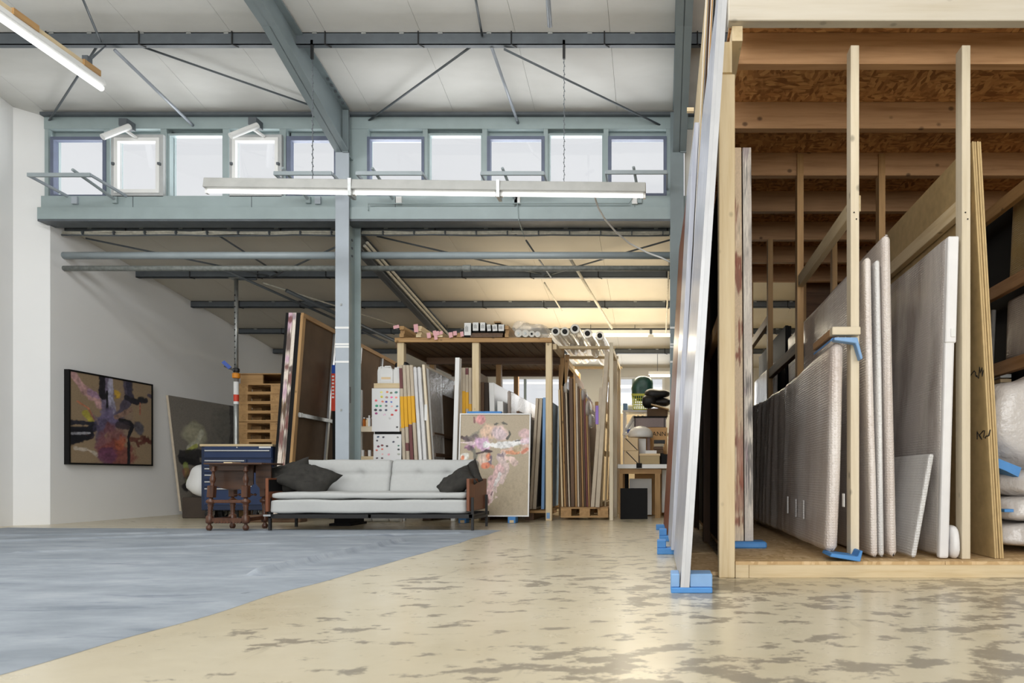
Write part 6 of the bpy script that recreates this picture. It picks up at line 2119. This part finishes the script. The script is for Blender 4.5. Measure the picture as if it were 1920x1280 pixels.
# fibreboards
for k in range(4):
    d = .0155 * k
    g = MB().slab(2.053 + d, 1.913 + d * .98, .0115, 4.09 + .004 * (k % 2), 5.70, .10, 2.66).build('fibreboard', M['fibre'] , bevel=.002)
    tag(g, 'tall fibreboard sheet leaning on the second front post, %s of the four' % ORD[k], 'board', 'leaning fibreboard sheets')
# black marker scribbles on the first sheet
fb = bpy.data.objects['fibreboard']
random.seed(9)
for (yc, zc, n_, s_) in ((4.55, 1.98, 7, .10), (5.3, 2.15, 6, .12), (4.2, 1.25, 5, .07), (4.16, .86, 4, .06)):
    pts = []
    for i in range(n_ * 3):
        y = yc + s_ * (i / (n_ * 3) - .5) * 3 + random.uniform(-.02, .02)
        z = zc + random.uniform(-.5, .5) * s_
        xf_ = 2.053 - .14 * (z - .10) / 2.56
        pts.append((xf_ - .001, y, z))
    MB().tube(pts, .004, 4).build('marker_scribble', M['ink'], fb)
# canvases on the near side of the shed
for k, (xb, xt, th, mt, lb) in enumerate(((.530, .512, .066, 'edge_plum', 'paint spattered canvas edge with rust drips beside the corner post'), (.604, .588, .060, 'linen_edge', 'pale canvas edge with grey and plum stains beside the rust spattered one'))):
    g = thing('painted_canvas', lb, 'canvas', (xb, 4.75, .15), group=None)
    z0, z1 = .145, 2.95
    MB().slab(xb, xt, th, 4.76, 7.0, z0, z1, -.02).build('stretcher', M['linen_edge'], g)
    A = Art(12, 260, srgb(214, 190, 160) if k == 0 else srgb(206, 196, 186), .03, 21 + k)
    for i in range(22):
        yy = A.rng.random() ** (1.6 if k == 0 else 1)
        cc = [[(132, 62, 42), (150, 84, 62), (196, 160, 130), (226, 206, 180), (180, 140, 120)], [(150, 146, 142), (176, 156, 160), (110, 106, 104), (226, 218, 206), (160, 146, 148)]][k][int(A.rng.random() * 5)]
        A.blob(A.rng.random(), yy, .55, .012 + .05 * A.rng.random(), cc, .85, .9, .5)
    A.build('paint', [(xb, 4.758, z0), (xb + th, 4.758, z0), (xt, 4.758, z1)], g)
    MB().slab(xb + th, xt + th, .002, 4.77, 6.99, z0 + .01, z1 - .01, -.02).build('face', M['rust'] if k == 0 else M['canvas_back'], g)
tag(B(.50, .75, 4.68, 4.86, pz, .144).build('foam_block', M['foam_blue'], bevel=.01), 'blue foam rest under the spattered canvas edges', 'foam', 'blue foam rests')
for k, (x, y, z1, mt) in enumerate(((.24, 4.9, 2.2, 'darkwood_z'), (.29, 5.0, 2.6, 'canvas_dark'), (.245, 6.3, 2.5, 'aged_z'), (.295, 6.5, 2.7, 'canvas_back'))):
    pass
for k, (x, y0_, z1_, mt) in enumerate(((.454, 4.9, 2.9, 'canvas_dark'), (.454, 7.2, 2.85, 'canvas_dark'))):
    g = thing('stored_canvas', 'tall dark canvas closing the near side of the shed, %s from the corner post' % ORD[k], 'canvas', (x, y0_, pz))
    MB().slab(x, x + .005, .03, y0_, y0_ + (2.2 if k == 0 else 2.0), pz + .002, z1_).build('edge', M[mt], g, bevel=.004)
# darker stock deeper in the shed
random.seed(5)
STK = [(.74, 7.95, 9.2, 2.0, 'canvas_dark'), (.82, 7.95, 9.2, 1.9, 'darkwood_z'), (.90, 7.95, 9.3, 1.85, 'linen_edge'), (1.0, 8.0, 9.3, 2.05, 'canvas_dark'),
       (1.36, 7.25, 9.2, 2.25, 'dark'), (1.44, 7.5, 9.2, 2.3, 'dark'), (1.52, 6.4, 8.9, 2.1, 'canvas_dark')]
for k, (x, y0_, y1_, z1_, mt) in enumerate(STK):
    g = thing('stored_canvas', 'dark canvas deep in the timber shed, %s from the spattered edges' % ORD[k], 'canvas', (x, y0_, pz), group='dark canvases deep in the shed')
    MB().slab(x, x, .035, y0_, y1_, pz + .002, z1_).build('edge', M[mt], g, bevel=.004)
for k, (x, y0_, z1_, mt) in enumerate(((.68, 7.6, 1.75, 'bubble_brown'), (1.268, 7.55, 1.9, 'bubble'), (1.6, 7.2, 1.85, 'bubble_brown'))):
    wrapped('wrapped_picture', 'film wrapped panel deep in the shed, %s behind the long folded one' % ORD[k], x, x + .01, .05, y0_, 9.1, pz + .014, z1_, M[mt], 41 + k, wr=.012, group='wrapped panels deep in the shed')
# far bay: gold wrapped panels and black boards behind the rails, with white bags
wrapped('wrapped_picture', 'upper kraft coloured wrapped panel behind the side rails of the shed', 2.76, 2.80, .06, 4.2, 5.28, 2.135, 2.9, M['bubble_gold'], 51, wr=.012)
wrapped('wrapped_picture', 'lower kraft coloured wrapped panel behind the side rails of the shed', 2.76, 2.78, .06, 4.2, 5.34, 1.515, 2.01, M['bubble_brown'], 52, wr=.012)
tag(MB().slab(2.90, 2.92, .04, 5.0, 8.8, pz + .002, 2.95).build('black_board', M['dark']), 'large black board behind the wrapped panels on the shed side', 'board')
tag(MB().slab(2.72, 2.74, .025, 6.5, 8.6, pz + .002, 2.9).build('black_board', M['dark']), 'narrower black board in the dark far bay of the shed', 'board')
tag(MB().tube([(2.52, 5.2, .1), (2.60, 5.2, 1.9)], .018, 10).build('steel_tube', M['galv'], smooth=True), 'thin grey tube standing in the shed bay beside the fibreboards', 'tube')
for k, (z, mt) in enumerate(((1.40, 'paper'), (1.365, 'paper'), (1.33, 'manila'), (1.30, 'paper'), (1.27, 'dark'), (1.24, 'paper'))):
    tag(B(2.78, 2.87, 5.45, 5.75, .6 + (z - .6) * 1.09 - .021, .6 + (z - .6) * 1.09 + .0065).build('card_box', M[mt]), 'flat card edge in the small stack beside the grey tube, %s from the top' % ORD[k], 'card', 'card stack in the shed bay')
tag(B(2.78, 2.87, 5.45, 5.75, pz + .003, 1.276).build('card_tower', M['canvas_dark']), 'dark carton column under the small card stack in the shed bay', 'box')
BG = [((2.70, 4.86, .97), (.46, .40, .32), 'large plump white plastic bag, topmost of the pile in the shed bay', 3.0),
      ((2.68, 4.62, .565), (.42, .36, .085), 'flat rolled white plastic bag in the middle of the pile', 5.0),
      ((2.64, 4.66, .395), (.40, .38, .085), 'bluish white plastic bag under the middle one of the pile', 7.0),
      ((2.66, 4.56, .225), (.44, .32, .085), 'lowest white plastic bag resting on the shed floor', 9.0)]
for (c, s, lb, sd) in BG:
    o = MB().pad(c, s, .42, .5, 64, 36, .07, sd, .12, 4.6).build('plastic_bag', M['bag'], smooth=True)
    tag(o, lb, 'bag', 'white plastic bags in the shed bay')
o = MB().prism([(2.18, 4.30, .72), (2.33, 4.30, .66), (2.31, 4.30, .60), (2.23, 4.30, .64), (2.18, 4.30, .66)], (0, .3, 0)).build('foam_piece', M['foam_blue'])
tag(o, 'blue foam offcut squeezed between two white plastic bags', 'foam')
tag(B(2.20, 2.26, 4.26, 4.32, .375, .395).build('foam_piece', M['foam_blue'], bevel=.003), 'small blue foam offcut in the lower white bag', 'foam')
for (x, y, z) in ((2.02, 4.28, .36),):
    pass

# ================================================================== TALL SILVER PANELS LEANING ON THE SHED
p1 = thing('silver_sheet', 'tall silver white panel with aluminium edge leaning on the shed corner', 'panel', (.10, 3.45, .03))
xb, xt, z0, z1 = .104, .312, .03, 3.25
MB().slab(xb, xt, .046, 3.458, 4.95, z0, z1, -.004).build('panel', M['mirror_panel'], p1, bevel=.002)
MB().slab(xb, xt, .020, 3.446, 3.457, z0, z1).build('white_edge', M['panel_edge'], p1)
MB().slab(xb + .020, xt + .020, .026, 3.443, 3.457, z0, z1).build('aluminium_edge', M['panel_edge'], p1)
def foam(x0, x1, y, h, label, d=.12):
    f = thing('foam_trough', label, 'foam', ((x0 + x1) / 2, y, 0), group='blue foam rests')
    B(x0, x1, y, y + d, 0, .029).build('base', M['foam_blue'], f, bevel=.004)
    B(x0, .10, y + .01, y + d, .03, h).build('cheek', M['foam_blue_pale'] if d > .1 else M['foam_blue'], f, bevel=.004)
    B(.154, x1, y + .01, y + d, .03, h).build('cheek', M['foam_blue_pale'] if d > .1 else M['foam_blue'], f, bevel=.004)
foam(X(1258, 3.44), X(1336, 3.44), 3.44, .098, 'blue foam trough holding the foot of the tall silver panel', .16)
p2 = thing('silver_sheet', 'pale striped panel behind the tall silver one with its edge in film', 'panel', (.10, 5.0, .03))
MB().slab(.082, .258, .036, 5.02, 6.25, .05, 3.27, -.01).build('panel', M['mirror_panel'], p2, bevel=.002)
pb = thing('rust_painting', 'dark rust brown painting leaning beyond the silver panels', 'painting', (.09, 6.3, .05))
MB().slab(.070, .252, .036, 6.3, 7.75, .06, 3.25, -.03).build('picture', M['rust'], pb)
MB().slab(.0675, .2495, .004, 6.295, 7.75, .06, 3.25, -.03).build('varnished_face', M['rust'], pb)
for k, (y, x0, x1, h) in enumerate(((5.16, X(1232, 5.16), X(1268, 5.16), .049), (6.2, X(1236, 6.2), .2, .055), (7.55, X(1230, 7.55), .15, .059))):
    f = thing('foam_block', 'blue foam rest on the floor under the leaning panels, %s beyond the trough' % ORD[k], 'foam', ((x0 + x1) / 2, y, 0), group='blue foam rests')
    B(x0, x1, y, y + .14, 0, h).build('foam', M['foam_blue'], f, bevel=.005)
    if k < 2:
        B(x0, x0 + .07, y + .01, y + .13, h + .001, h + .06).build('cheek', M['foam_blue'], f, bevel=.004)
# taller boards standing between them and the shed: only their upper edges show
TB = [(.136, .345, 4.25, 'pine_z', 5.02, 7.4), (.156, .368, 4.32, 'darkwood_z', 5.05, 7.4), (.176, .390, 4.36, 'aged_z', 5.02, 7.4), (.196, .412, 4.42, 'dark', 5.08, 7.4)]
for k, (xb_, xt_, zt_, mt, ya_, yb_) in enumerate(TB):
    g = thing('tall_board', 'very tall board edge rising above the silver panels, %s from the column' % ORD[k], 'board', (xb_, ya_, .022), group='very tall boards on the shed side')
    MB().slab(xb_, xt_, .016, ya_, yb_, .023, zt_).build('board', M[mt], g, bevel=.002)
    MB().slab(xb_, xt_, .004, ya_ - .004, ya_ - .001, .023, zt_).build('white_edge', M['white' if k % 2 == 0 else 'alu'], g)
ob = B(X(1288, 5.0), X(1301, 5.0), 4.98, 5.01, Z(211, 5.0), Z(204, 5.0)).build('batten', M['pine_x'], bpy.data.objects['tall_board'])
